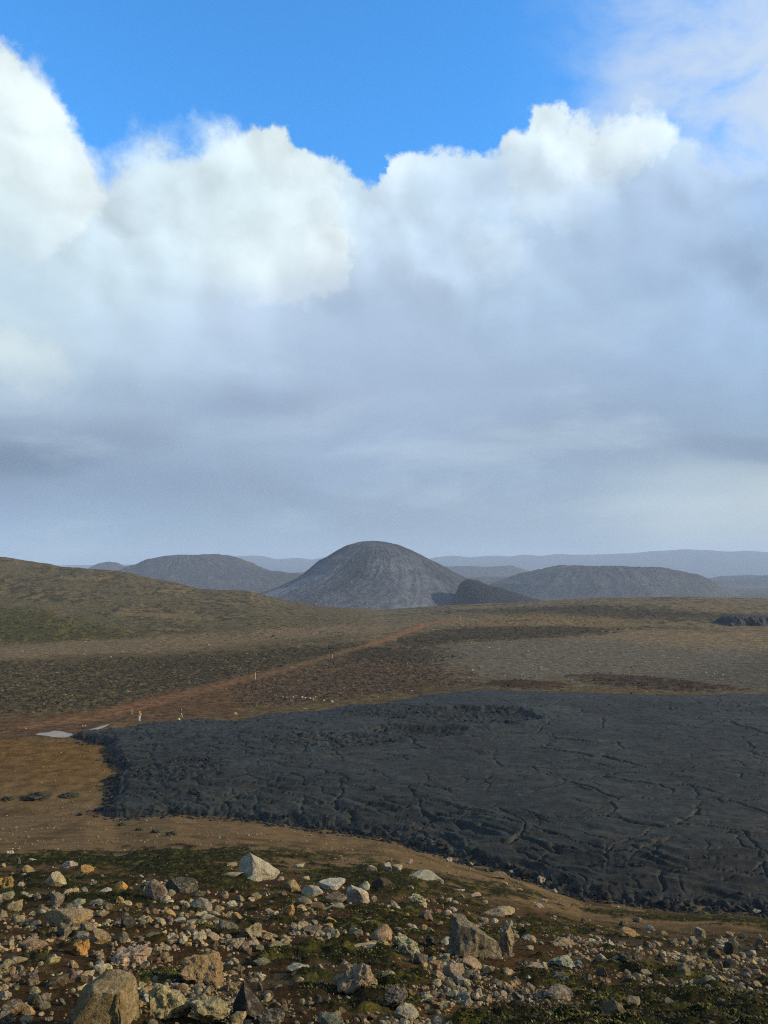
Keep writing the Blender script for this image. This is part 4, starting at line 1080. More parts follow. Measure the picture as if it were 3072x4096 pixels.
T = '''27,875,13,11,tan,peak 5,893,14,17,ochre,craggy 86,874,15,8,orange,lump 105.5,895,14,8,white,block 121,892,13,11,orange,peak 147,892,16,12,bluish,craggy
37.5,902,8,9,greenish,lump 56,907,14,14,grey,block 43,914,16,11,tan,round 14,912,17,12,cream,lump 15.5,924,10,9,greenish,round 101,918,15,9,tan,lump 120,906,9,10,ochre,lump
79,905,14,6,pale,slab 97,907,12,8,bluish,block 107,911,11,9,brown,block 127,930,16,13,dark,block 146,923,16,6,cream,slab 160,927,12,10,cream,block 168,923,7,7,ochre,block
64,938,13,13,grey,block 88,935,21,13,tan,block 81,941,14,10,bluish,round 99,945,20,14,tan,block 121,944,15,12,greenish,peak 52,935,9,8,grey,round 34,950,25,9,tan,slab
32,941,9,8,grey,round 11,943,8,7,tan,round 162,939,9,6,cream,round 153,939,11,6,grey,block 137,934,4.5,4.5,orange,lump 144,929,6,6,grey,block
233,878,24,5,cream,slab 254,882,17,6,pale,slab 232,868,12,6,tan,lump 292,894,17,14,tan,round 312,898,26,13,pale,block 332,891,28,12,white,block 364,891,12,10,white,peak
336,905,23,12,brown,block 283,899,9,8,purplish,round 304,908,17,11,greenish,block 318,912,14,10,brown,lump 335,912,21,7,pale,slab 202,914,21,16,pale,block 232,908,12,8,white,craggy
241,902,9,7,greenish,block 256,901,11,8,tan,lump 207,920,14,7,pale,slab 237,922,13,10,ochre,lump 227,934,22,16,grey,peak 253,940,19,16,cream,craggy 267,941,13,9,tan,block
254,951,13,11,pinkish,slab 277,948,15,6,cream,slab 312,934,18,7,purplish,block 336,941,10,11,cream,slab 356,937,16,8,greenish,lump 381,943,23,19,tan,peak 364,952,25,7,cream,slab
195,892,9,11,tan,block 199,898,13,8,grey,lump 225,897,8,6,cream,lump 398,872,10,8,cream,block 388,873,9,10,pale,slab 409,865,9,6,pinkish,block 449,863,7,6,pale,craggy
471,866,5,4,cream,block 425,882,30,8,pale,slab 440,885,8,6,bluish,peak 500,880,16,9,brown,round 512,875,8,6,tan,lump 554,894,7,6,cream,peak 426,923,17,14,purplish,peak 453,912,8,5,pale,lump
418,956,14,9,brown,craggy 431,952,7,6,ochre,block 432,948,13,12,dark,craggy 420,965,16,11,purplish,slab 436,971,12,10,tan,round 471,970,26,12,tan,lump 489,978,12,11,tan,block
438,959,10,5,pinkish,slab 388,981,16,10,cream,lump 452,991,9,6,grey,round 464,1004,17,14,pale,craggy 451,1000,12,7,bluish,lump 406,1022,26,17,pale,lump 460,1026,16,11,pale,peak
560,986,28,12,dark,craggy 533,974,24,13,pale,craggy 562,972,26,16,pale,craggy 530,952,10,7,cream,lump 564,947,22,9,tan,craggy 529,942,16,8,pale,craggy
623,928,10,7,dark,round 650,931,9,6,pale,craggy 700,938,11,10,grey,round 693,945,9,8,bluish,block 681,946,8,5,ochre,block 715,961,14,13,brown,round 741,960,10,9,bluish,block
735,961,9,7,ochre,peak 721,969,5,7,tan,block 635,972,13,7,ochre,lump 637,982,12,9,grey,block 674,979,9,8,grey,block 709,987,15,11,grey,round 721,985,13,11,pinkish,lump
710,998,9,12,pinkish,craggy 633,1010,14,13,cream,block 600,1011,20,11,pale,craggy 722,1007,10,8,grey,lump 581,996,9,7,pinkish,round 592,995,9,6,grey,round 588,986,12,11,purplish,lump
604,990,7,9,brown,block 603,966,12,12,white,craggy 614,966,10,9,pale,craggy 602,978,12,12,purplish,craggy 578,971,12,12,bluish,craggy 588,964,14,8,pale,lump 675,960,10,5,pale,craggy
655,954,6,5,ochre,lump 652,949,9,6,grey,peak 646,947,6,6,brown,block 721,950,8,6,pale,lump 693,960,10,5,tan,slab 761,947,10,9,brown,lump 759,951,7,6,dark,round 752,958,10,8,pale,round
721,941,6,5,ochre,peak 729,937,8,6,tan,peak 743,939,9,5,dark,lump 672,945,12,7,brown,round 754,914,14,7,pale,craggy 80,1028,22,24,cream,craggy 140,1026,19,14,dark,block
238,1027,17,14,tan,block 272,1026,28,16,dark,lump 331,1028,30,11,bluish,lump 233,991,14,9,tan,craggy 260,991,7,8,bluish,block 298,975,23,12,pale,lump 262,968,18,9,greenish,block
276,958,6,7,ochre,block 260,952,8,7,greenish,block 243,952,7,7,tan,lump 17,965,20,9,tan,slab 12,978,8,11,cream,block 74,969,10,9,tan,peak 99.5,967,10,7,pale,round 90,968,6,6,tan,round
153,973,8,6,tan,round 144,971,10,4,ochre,slab 70,984,14,14,purplish,lump 57,989,24,14,brown,lump 35,994,11,7,cream,block 38,986,6,5,ochre,block 34,1005,16,12,greenish,craggy
44,1011,13,9,grey,round 26,1016,17,14,tan,block 5,1027,20,16,grey,craggy 27,1024,12,8,cream,round 15,991,7,6,greenish,lump 4,971,8,7,cream,round 33,986,11,12,purplish,block
5,1000,13,9,pale,craggy 20,972,8,7,grey,lump 10,855,7,5,white,craggy 18,866,7,8,purplish,round 70,869,16,9,pale,craggy 32,862,9,5,cream,slab 180,923,13,5,white,slab 190,926,11,6,pale,block
8,930,7,5,tan,lump 49,951,6,5,cream,block 25,899,14,7,pale,craggy 20,890,12,9,pale,craggy 3,868,5,5,tan,round 300,868,11,5,pale,slab 372,873,11,6,dark,block 372,870,10,5,tan,slab
410,890,9,6,pinkish,craggy 460,893,11,5,pale,slab 476,898,12,5,cream,slab 506,886,5,4,cream,round 520,892,6,4,tan,block 539,908,10,5,pale,craggy 543,902,8,4,white,craggy'''
for tok in T.split():
    a = tok.split(',')
    if a[5] in ('round', 'lump') and rk.random() < 0.45: a[5] = 'block'
    place_rock(float(a[0]), float(a[1]), float(a[2]), float(a[3]), a[4], a[5], rk)
# fill up to three hundred single stones, smaller ones between those read off the photograph
tries = 0
while len(ROCKS) < 300 and tries < 6000:
    tries += 1
    px = rk.uniform(-8, 776); row = 862 + (rk.random() ** 0.8) * 166
    if row < float(np.interp(px, [0, 300, 420, 560, 768], [866, 872, 888, 915, 930])): continue
    w = rk.uniform(5.5, 10.0) * (0.7 + 0.5 * (row - 862) / 166); h = w * rk.uniform(0.55, 0.9)
    if any(abs(px - r['px']) < 0.52 * (w + r['w']) and -0.55 * (h + r['h']) < (row - h / 2) - (r['row'] - r['h'] / 2) < 0.55 * (h + r['h']) for r in ROCKS): continue
    X_, Y_ = unproj(px, row)
    if moss_mask(X_, Y_)[0] > 0.5 and rk.random() < 0.75: continue
    cl = rk.choice(['tan', 'cream', 'brown', 'grey', 'ochre', 'pale', 'greenish', 'purplish', 'bluish', 'pinkish'], p=([.2, .16, .12, .12, .09, .1, .07, .05, .04, .05] if px < 300 else [.15, .1, .18, .2, .07, .12, .05, .06, .03, .04]))
    place_rock(px, row, w, h, str(cl), str(rk.choice(['block', 'lump', 'round', 'craggy', 'peak', 'slab'], p=[.3, .25, .15, .12, .1, .08])), rk)
# labels that single each stone out by look and by its nearest landmark
lms = [r for r in ROCKS if r['lm']]
for r in lms: r['o']['label'] = r['label']
bucket = {}
def sizew(w): return 'big' if w >= 18 else 'medium-sized' if w >= 12 else 'small' if w >= 8 else 'tiny'
for r in ROCKS:
    if r['lm']: continue
    cx, cy = r['px'], r['row'] - r['h'] / 2
    best = min(lms, key=lambda q: math.hypot(q['px'] - cx, 1.4 * (q['row'] - q['h'] / 2 - cy)))
    dx, dy = cx - best['px'], cy - (best['row'] - best['h'] / 2)
    if abs(dx) > abs(dy) * 1.1: dr = 'left of' if dx < 0 else 'right of'
    else: dr = 'in front of' if dy > 0 else 'behind'
    bucket.setdefault((sizew(r['w']), r['col'], r['shape'], dr, best['lm']), []).append((math.hypot(dx, dy), r))
ORD = ['', 'second nearest ', 'third nearest ', 'fourth nearest ', 'fifth nearest ', 'sixth nearest ']
for (sz, cl, sh, dr, lm), L_ in bucket.items():
    L_.sort(key=lambda t: t[0])
    for i, (_, r) in enumerate(L_):
        pre = ('nearest ' if len(L_) > 1 and i == 0 else ORD[min(i, 5)])
        r['o']['label'] = f"{pre}{sz} {cl} {SHAPEW[sh]} stone {dr} the {lm}"
        r['o']['group'] = 'loose stones on the near slope'

# ------------------------------------------------------------------ gravel and rubble nobody could count
def scatter_mesh(name, tmpl_sub, n_t, pos, size, cols, flat=(0.5, 0.9), sink=0.36, shapes=('block', 'craggy', 'peak', 'block', 'lump', 'slab'), seed=1, mat=None, normal_z=None):
    rg = np.random.default_rng(seed)
    TV = [rock_verts(shapes[i % len(shapes)], 300 + i, tmpl_sub) for i in range(n_t)]
    F = ICO[tmpl_sub][1]; nv = len(TV[0]); N = len(pos)
    idx = rg.integers(0, n_t, N)
    A_ = np.stack(TV)[idx]                                      # N, nv, 3
    sx = size * rg.uniform(0.8, 1.2, N); sy = size * rg.uniform(0.6, 1.0, N); sz = size * rg.uniform(flat[0], flat[1], N)
    A_ = A_ * np.stack([sx, sy, sz], 1)[:, None, :]
    t1, t2 = rg.uniform(0, 2 * math.pi, N), rg.uniform(-0.4, 0.4, N)
    c2, s2 = np.cos(t2)[:, None], np.sin(t2)[:, None]
    x, z = A_[..., 0] * c2 + A_[..., 2] * s2, -A_[..., 0] * s2 + A_[..., 2] * c2
    c1, s1 = np.cos(t1)[:, None], np.sin(t1)[:, None]
    X, Y = x * c1 - A_[..., 1] * s1, x * s1 + A_[..., 1] * c1
    V = np.stack([X + pos[:, 0:1], Y + pos[:, 1:2], z + pos[:, 2:3] + (sz * (0.5 - sink))[:, None]], -1)
    FF = F[None] + (np.arange(N) * nv)[:, None, None]
    C = np.repeat(cols, nv, axis=0)
    me = mesh_np(name, V.reshape(-1, 3), FF.reshape(-1, 3), False, C)
    o = link(name, me, mat=mat or M_ROCKA)
    setp(o, kind='stuff')
    return o
PALA = {k: np.array(v) for k, v in PAL.items()}
def pick_cols(rg, names, p, n, jit=0.25):
    A_ = np.stack([PALA[k] for k in names])
    return A_[rg.choice(len(names), n, p=np.array(p) / np.sum(p))] * rg.uniform(1 - jit, 1 + jit, (n, 1)) * rg.uniform(0.93, 1.07, (n, 3))
def near_points(rg, n, r0, r1, a0=-42, a1=42, bias=1.0):
    r = 1 / (1 / r1 + (1 / r0 - 1 / r1) * rg.random(n) ** bias)
    a = np.radians(rg.uniform(a0, a1, n))
    return r * np.sin(a), r * np.cos(a)
BARE = [zone(p) for p in [[(88, 952), (150, 944), (215, 948), (240, 962), (180, 985), (150, 975), (100, 966)], [(215, 975), (260, 965), (345, 985), (330, 1020), (270, 1010), (230, 1000)],
                          [(0, 928), (60, 930), (50, 945), (0, 948)]]]
def gravel(name, sub, n, r0, r1, s0, s1, seed, mossk, a0=-42, a1=42):
    rg = np.random.default_rng(seed)
    x, y = near_points(rg, n * 2, r0, r1, a0, a1, bias=0.85)
    mm = moss_mask(x, y)
    dens = 0.06 + 0.94 * sst(fbm(x / 2.0, y / 2.6, 4, 601), -0.16, 0.20)
    if sub:
        for P in BARE: dens = dens * (1 - 0.75 * sst(poly_sd(x, y, P) + 0.6 * fbm(x / 0.8, y / 0.8, 3, 603), -0.3, 0.4))
    ok = (rg.random(x.size) < dens * (1 - mossk * mm)) & (poly_sd(x, y, LAVA_POLY) < -0.8)
    x, y = x[ok][:n], y[ok][:n]
    r = np.hypot(x, y)
    size = (s0 + (s1 - s0) * rg.random(x.size) ** 3.0) * r / FOC
    size = np.clip(size, 0.015, 0.5)
    size *= np.interp(r, [0, 25, 45, 90], [1, 1, 0.7, 0.6])
    u = x / y
    ca = pick_cols(rg, ['tan', 'cream', 'ochre', 'brown', 'grey', 'pale', 'greenish', 'purplish', 'orange'], [.30, .20, .06, .18, .14, .08, .04, .02, .006], x.size)
    cb = pick_cols(rg, ['tan', 'cream', 'brown', 'grey', 'pale', 'purplish', 'pinkish', 'dark', 'ochre'], [.22, .10, .26, .20, .09, .04, .04, .05, .04], x.size)
    w = (rg.random(x.size) < sst(u + 0.15 * fbm(x / 4, y / 4, 2, 602), -0.05, 0.25))[:, None]
    C = np.where(w, cb, ca) * 1.12
    z = H(x, y)
    return scatter_mesh(name, sub, 16, np.stack([x, y, z], 1), size, C, seed=seed)
gravel('rubble', 1, 6600, 5.0, 36.0, 3.0, 10.0, 701, 0.60)
gravel('broken_stones', 1, 3500, 5.0, 24.0, 4.0, 13.0, 705, 0.75, -32, 6)
gravel('rough_stones', 1, 1900, 8.0, 30.0, 3.0, 9.0, 706, 0.6, 6, 34)
gravel('gravel', 0, 20000, 5.0, 80.0, 1.1, 3.6, 702, 0.70)

# stones sown over the plain and the left hillside
def plain_stones():
    rg = np.random.default_rng(710)
    n = 9000
    y = 1 / rg.uniform(1 / 640., 1 / 128., n); u = rg.uniform(-0.62, 0.72, n); x = u * y
    g = sst(poly_sd(x, y, Z['gravel']), -10, 10) + sst(poly_sd(x, y, Z['tan']), -10, 10) + 0.7 * sst(poly_sd(x, y, Z['pale']), -6, 6)
    hl = sst(u, 0.0, -0.12) * sst(y, 300, 350) * sst(fbm(x / 60, y / 40, 3, 711), 0.0, 0.3)
    pr = np.clip(0.10 + 0.9 * g + 0.7 * hl, 0, 1)
    ok = (rg.random(n) < pr) & (poly_sd(x, y, LAVA_POLY) < -3) & (line_d(x, y, TRAIL) > 4)
    x, y = x[ok], y[ok]
    size = 0.18 + 0.65 * rg.random(x.size) ** 5 + 0.0003 * y
    C = pick_cols(rg, ['tan', 'cream', 'grey', 'brown', 'pale'], [.3, .15, .25, .2, .1], x.size) * 0.8
    scatter_mesh('plain_stones', 0, 10, np.stack([x, y, H(x, y)], 1), size, C, flat=(0.35, 0.6), seed=711)
plain_stones()
def apron_stones():
    rg = np.random.default_rng(715)
    n = 11000
    y = rg.uniform(52, 130, n); u = rg.uniform(-0.62, 0.3, n); x = u * y
    ok = (poly_sd(x, y, LAVA_POLY) < -0.5) & (rg.random(n) < 0.35 + 0.6 * sst(fbm(x / 6, y / 6, 3, 716), -0.1, 0.2))
    x, y = x[ok], y[ok]
    size = 0.05 + 0.24 * rg.random(x.size) ** 5
    C = pick_cols(rg, ['tan', 'cream', 'ochre', 'brown', 'pinkish'], [.35, .10, .15, .3, .1], x.size) * 0.6
    scatter_mesh('slope_foot_gravel', 0, 10, np.stack([x, y, H(x, y)], 1), size, C, flat=(0.5, 0.8), seed=717)
apron_stones()
# clinker on the lava
def lava_clinker():
    rg = np.random.default_rng(720)
    n = 60000
    y = 1 / rg.uniform(1 / 186., 1 / 56., n); u = rg.uniform(-0.58, 0.75, n); x = u * y
    sd = poly_sd(x, y, LAVA_POLY)
    x, y = x[sd > 0.0], y[sd > 0.0]
    z, e, rgh = lava(x, y)
    ok = rg.random(x.size) < rgh ** 2 * 0.5
    x, y, z = x[ok][:7500], y[ok][:7500], z[ok][:7500]
    size = 0.16 + 0.55 * rg.random(x.size) ** 3
    m_ = 70000
    u2 = rg.uniform(-0.58, 0.75, m_); y2 = 1 / rg.uniform(1 / 186., 1 / 56., m_); x2 = u2 * y2
    s2 = poly_sd(x2, y2, LAVA_POLY)
    k2 = (s2 > -1.6) & (s2 < 2.2) & (rg.random(m_) < np.exp(-((s2 - 0.2) / 1.0) ** 2))
    x2, y2 = x2[k2][:4200], y2[k2][:4200]
    z2 = np.maximum(lava(x2, y2)[0], H(x2, y2) - 0.02)
    x, y, z = np.append(x, x2), np.append(y, y2), np.append(z, z2)
    size = np.append(size, 0.14 + 0.6 * rg.random(x2.size) ** 3)
    C = np.tile(np.array([[0.020, 0.020, 0.018]]), (x.size, 1)) * rg.uniform(0.6, 1.7, (x.size, 1))
    red = rg.random(x.size) < 0.04
    C[red] = (0.040, 0.024, 0.018)
    scatter_mesh('clinker', 0, 12, np.stack([x, y, z], 1), size, C, flat=(0.25, 0.8), seed=721, shapes=('craggy', 'slab', 'block'), mat=M_CLINK)
def mat_clink():
    m, n, bs = mat_new('clinker_black')
    at = n.new('ShaderNodeAttribute'); at.attribute_name = 'Col'
    n.put(bs.inputs['Base Color'], at.outputs['Color'])
    bs.inputs['Roughness'].default_value = 0.9
    bs.inputs['Specular IOR Level'].default_value = 0.05
    return m
M_CLINK = mat_clink()
lava_clinker()

# ------------------------------------------------------------------ moss and tussock grass
def moss_tufts():
    rg = np.random.default_rng(730)
    n = 170000
    x, y = near_points(rg, n, 5.5, 60.0, -40, 40, bias=0.9)
    mm = moss_mask(x, y)
    nf = fbm(x / 0.9, y / 1.1, 4, 111)
    ok = (rg.random(n) < sst(mm, 0.35, 0.8) * (0.25 + 0.75 * sst(nf, -0.2, 0.3)))
    x, y, nf = x[ok][:60000], y[ok][:60000], nf[ok][:60000]
    N = x.size
    z = H(x, y) + ground_detail(x, y)
    r = np.hypot(x, y)
    s = rg.uniform(0.016, 0.038, N) * np.interp(r, [5, 15, 30, 60], [0.9, 1.1, 1.7, 2.6])
    t = rg.uniform(0, 2 * math.pi, N)
    V = np.zeros((N, 7, 3)); 
    base = np.stack([x, y, z - 0.01], 1)
    V[:, 0] = base
    for k in range(3):
        a = t + k * 2.094 + rg.uniform(-0.3, 0.3, N)
        ln = s * rg.uniform(0.7, 1.3, N)
        V[:, 1 + 2 * k] = base + np.stack([np.cos(a) * ln, np.sin(a) * ln, ln * 0.25], 1)
        V[:, 2 + 2 * k] = base + np.stack([np.cos(a + 0.9) * ln * 0.8, np.sin(a + 0.9) * ln * 0.8, ln * rg.uniform(0.5, 0.95, N)], 1)
    F = np.array([(0, 1, 2), (0, 3, 4), (0, 5, 6)])
    FF = F[None] + (np.arange(N) * 7)[:, None, None]
    g = sst(nf + rg.normal(0, 0.16, N), 0.08, 0.45)[:, None]
    C = np.array([[0.018, 0.018, 0.007]]) * (1 - g) + np.array([[0.100, 0.090, 0.015]]) * g
    br = rg.random(N) < 0.22
    C[br] = (0.055, 0.034, 0.016)
    C = C * rg.uniform(0.6, 1.4, (N, 1))
    setp(link('moss', mesh_np('moss', V.reshape(-1, 3), FF.reshape(-1, 3), False, np.repeat(C, 7, 0)), mat=M_PLANT), kind='stuff')
moss_tufts()
def tussocks():
    rg = np.random.default_rng(740)
    n = 60000
    y = 1 / rg.uniform(1 / 560., 1 / 132., n); u = rg.uniform(-0.60, 0.70, n); x = u * y
    kind = np.full(n, -1); cols = {0: ((0.022, 0.019, 0.010), (0.115, 0.084, 0.032)), 1: ((0.018, 0.015, 0.010), (0.040, 0.030, 0.014)), 2: ((0.036, 0.020, 0.014), (0.120, 0.078, 0.032)), 3: ((0.034, 0.030, 0.012), (0.080, 0.062, 0.024)), 4: ((0.035, 0.017, 0.010), (0.026, 0.014, 0.009))}
    dens = np.zeros(n)
    for nm, k, dn in (('heath', 0, 0.75), ('heath2', 1, 0.5), ('heath3', 1, 0.5), ('moor', 2, 0.7), ('dark_up', 1, 0.4), ('grassy', 2, 0.4), ('green', 0, 0.6), ('turf', 4, 0.9), ('turf2', 4, 0.5)):
        m = sst(poly_sd(x, y, Z[nm]) + 4 * fbm(x / 6, y / 9, 3, 741), -3, 4)
        hit = m * dn > dens
        kind[hit] = k; dens = np.maximum(dens, m * dn)
    lh = sst(u, 0.02, -0.1) * sst(y, 280, 320) * sst(fbm(x / 25, y / 25, 4, 742), -0.1, 0.2) * 0.5
    hit = lh > dens; kind[hit] = 3; dens = np.maximum(dens, lh)
    ok = (rg.random(n) < dens) & (line_d(x, y, TRAIL) > 3.5) & (poly_sd(x, y, LAVA_POLY) < -1.5)
    x, y, kind = x[ok][:16000], y[ok][:16000], kind[ok][:16000]
    N = x.size
    z = H(x, y) + ground_detail(x, y) * 0.8
    s = rg.uniform(0.18, 0.55, N) * np.interp(y, [130, 500], [0.8, 1.5]); hgt = s * rg.uniform(0.35, 0.7, N)
    V = np.zeros((N, 9, 3)); cc = np.zeros((N, 9, 3))
    t = rg.uniform(0, 6.28, N)
    for k in range(8):
        a = t + k * math.pi / 4
        rr_ = s * rg.uniform(0.6, 1.2, N)
        V[:, k] = np.stack([x + np.cos(a) * rr_ * 1.3, y + np.sin(a) * rr_, z - 0.05 + (hgt * 0.45 if k % 2 else 0)], 1)
    V[:, 8] = np.stack([x + rg.normal(0, 0.1, N), y, z + hgt], 1)
    F = np.array([(k, (k + 1) % 8, 8) for k in range(8)])
    FF = F[None] + (np.arange(N) * 9)[:, None, None]
    for k in range(5):
        q = kind == k
        g = (rg.random((q.sum(), 1)) ** 2.2) * sst(fbm(x[q] / 3, y[q] / 5, 3, 744), -0.35, 0.35)[:, None] * 1.2
        c = np.array([cols[k][0]]) * (1 - g) + np.array([cols[k][1]]) * g
        cc[q] = (c * rg.uniform(0.7, 1.3, (q.sum(), 1)))[:, None, :]
    setp(link('tussock_grass', mesh_np('tussock_grass', V.reshape(-1, 3), FF.reshape(-1, 3), False, cc.reshape(-1, 3)), mat=M_PLANT), kind='stuff')
tussocks()

# ------------------------------------------------------------------ moss cushions on the brown apron
def cushion(px, row, w, h, label):
    x, y = unproj(px, row); x, y = float(x[0]), float(y[0])
    ww, hh = w * y / FOC, h * y / FOC
    V, F = ICO[3]; V = V.copy()
    n_ = np.array([mnoise.fractal(Vector(v * 2.5) + Vector((px, row, 0)), 0.8, 2.0, 4) for v in V])
    V = V * (1 + 0.75 * n_)[:, None] * np.array([ww / 2, ww / 2.2, hh * 0.55])
    C = np.array([[0.030, 0.026, 0.012]]) * (1 + 0.8 * n_)[:, None]
    o = link('moss_cushion', mesh_np('moss_cushion', V, F, True, np.clip(C, 0.006, 1)), mat=M_PLANT, loc=(x, y + ww * 0.2, float(H(x, y)) + 0.02))
    setp(o, label=label, category='moss', group='dark moss cushions on bare brown ground')
cushion(36, 799, 24, 6, 'widest dark moss cushion on the brown ground left of the lava')
cushion(7, 800, 11, 4, 'dark moss cushion left of the widest one, near the picture edge')
cushion(68, 797, 17, 3, 'low brownish moss patch between the widest cushion and the lava')
cushion(121.5, 826, 8, 3, 'first small dark moss cushion below the lava tip, leftmost of four')
cushion(139, 831, 7, 3, 'second small dark moss cushion of the four below the lava')
cushion(155, 833, 8, 3.5, 'third small dark moss cushion of the four below the lava')
cushion(171, 835, 10, 3.5, 'largest and rightmost of the four dark moss cushions below the lava')

# ------------------------------------------------------------------ pale stones set in a line beside the lava
ws = [(282.5, 698, 2.4, 2.2), (286.5, 698.4, 2.8, 1.8), (292.4, 698.6, 3.6, 2.6), (301.8, 698.4, 3.0, 2.0), (305, 699, 2.6, 1.8), (310.2, 699.6, 2.6, 2.0), (313.2, 700.3, 2.4, 2.2), (315.4, 698.4, 1.8, 2.2), (323.8, 701.4, 2.4, 1.6), (332.2, 702.2, 2.8, 1.8)]
wl = ['westernmost whitish stone, first of the line beside the lava', 'second whitish stone from the left in the line by the lava', 'largest whitish stone in the line beside the lava', 'greyish stone just right of the largest whitish one', 'fifth pale stone from the left in the line by the lava',
      'pale stone at the left of the tight group in the line', 'lowest pale stone of the tight group in the line', 'highest pale stone of the tight group in the line', 'flat pale stone between the tight group and the last one', 'last pale stone of the line, touching the lava edge']
for (px, row, w, h), lb in zip(ws, wl):
    x, y = unproj(px, row); x, y = float(x[0]), float(y[0]); f = y / FOC
    o = bpy.data.objects.new('pale_stone', rock_mesh('block', int(px) % 6, 3)); COL.objects.link(o)
    o.scale = (w * f, w * f * 0.8, h * f * 1.3); o.location = (x, y, float(H(x, y)) + h * f * 0.45); o.rotation_euler = (0, 0, px)
    o.color = (0.30, 0.26, 0.19, 1)
    setp(o, label=lb, category='stone', group='pale stones set in a line beside the lava')

# ------------------------------------------------------------------ standing water
def puddle(pxs, label, bed_m=0.0):
    X, Y = on_plane([p[0] for p in pxs], [p[1] for p in pxs], PZ)
    Pp = np.stack([X, Y], 1); 
    pts = []
    for i in range(len(Pp)):
        a, b = Pp[i], Pp[(i + 1) % len(Pp)]
        for k in range(5):
            q = a + (b - a) * k / 5; c = Pp.mean(0)
            j = 1 + 0.05 * float(fbm(np.array([q[0] * 1.1]), np.array([q[1] * 1.1]), 3, 801)[0])
            pts.append(((c + (q - c) * j)[0], (c + (q - c) * j)[1], PZ))
    me = bpy.data.meshes.new('puddle'); me.from_pydata(pts, [], [list(range(len(pts)))])
    o = link('puddle', me, mat=M_WATER)
    setp(o, label=label, category='puddle', group='pools of standing water by the path')
PZ = 0.30
def mat_water():
    m, n, bs = mat_new('milky_water')
    P = n.new('ShaderNodeNewGeometry').outputs['Position']
    a = n.noise(P, 0.5, 4, 0.6)
    n.put(bs.inputs['Base Color'], n.mix(n.mr(a, 0.35, 0.65), (0.25, 0.19, 0.13), (0.19, 0.14, 0.10)))
    n.put(bs.inputs['Roughness'], 0.38)
    bs.inputs['IOR'].default_value = 1.33
    bump(n, bs, n.noise(P, 6.0, 3, 0.5), 0.01, 0.3)
    return m
M_WATER = mat_water()
PUD1 = [(34, 734.6), (40, 732.8), (49, 732.4), (54, 730.8), (61, 731.2), (68, 732.6), (77, 733.6), (72, 735.6), (65, 737.6), (54, 737.2), (46, 735.6)]
PUD2 = [(83, 731.2), (90, 729.4), (98, 727.2), (106, 724.6), (110, 724.4), (104, 727.4), (97, 729.8), (90, 731.6)]
puddle(PUD1, 'pale milky pool of water at the pointed tip of the lava')
puddle(PUD2, 'thin strip of pale water between the lava and the red path')

# ------------------------------------------------------------------ trail markers
M_POST, M_ORANGE = mat_flat('post_white', (0.44, 0.43, 0.39), 0.6, var=0.1), mat_flat('cap_orange', (0.75, 0.28, 0.02), 0.5, var=0.1)
M_YEL = mat_flat('cap_yellow', (0.70, 0.55, 0.12), 0.5, var=0.1)
def prism(nm, r0, r1, z0, z1, seg, mat, parent, cap_r=None):
    a = np.arange(seg) * 2 * math.pi / seg
    rings = [(r0, z0), (r0 * 1.0, z0 + (z1 - z0) * 0.02), (r1, z1 - (z1 - z0) * 0.03), (r1 * 0.8, z1)]
    V = [(math.cos(t) * r, math.sin(t) * r, z) for r, z in rings for t in a]
    F = [(k * seg + i, k * seg + (i + 1) % seg, (k + 1) * seg + (i + 1) % seg, (k + 1) * seg + i) for k in range(3) for i in range(seg)]
    F += [list(range(seg))[::-1], [3 * seg + i for i in range(seg)]]
    me = bpy.data.meshes.new(nm); me.from_pydata(V, [], F)
    return link(nm, me, parent, mat)
def marker(px, row, hpx, cap, label, r=0.055):
    x, y = unproj(px, row); x, y = float(x[0]), float(y[0])
    hm = hpx * y / FOC
    t = bpy.data.objects.new('trail_marker', None); COL.objects.link(t); t.location = (x, y, float(H(x, y)) - 0.05)
    t.rotation_euler = (0.02, -0.03, px)
    prism('post', r, r * 0.9, 0, hm, 8, M_POST, t)
    if cap is not None: prism('cap', r * 1.7, r * 1.5, hm * 0.80, hm * 1.03, 8, cap, t)
    setp(t, label=label, category='trail marker', group='marker posts along the path')
marker(255.2, 679.2, 6.4, M_ORANGE, 'white marker post with an orange top where the path leaves the red ground', 0.065)
marker(332.3, 658.0, 3.8, M_ORANGE, 'short white marker post halfway up the grey stretch of path', 0.055)
marker(396, 641, 4.2, M_YEL, 'pale marker post with a yellow top just below the orange stretch of path', 0.06)
marker(421, 629.6, 2.6, None, 'thin pale marker post standing in the orange stretch of path', 0.055)
marker(460.4, 620.0, 3.6, M_YEL, 'marker post with a yellow top at the far end of the orange path', 0.065)
marker(490, 605.2, 3.6, None, 'thick white post on the skyline right of the cone-shaped hill', 0.11)
marker(485.4, 607.8, 2.0, None, 'small pale post just below the thick white skyline post', 0.06)
marker(132, 714.6, 5.4, None, 'faint thin post on the red ground left of the person in orange', 0.04)

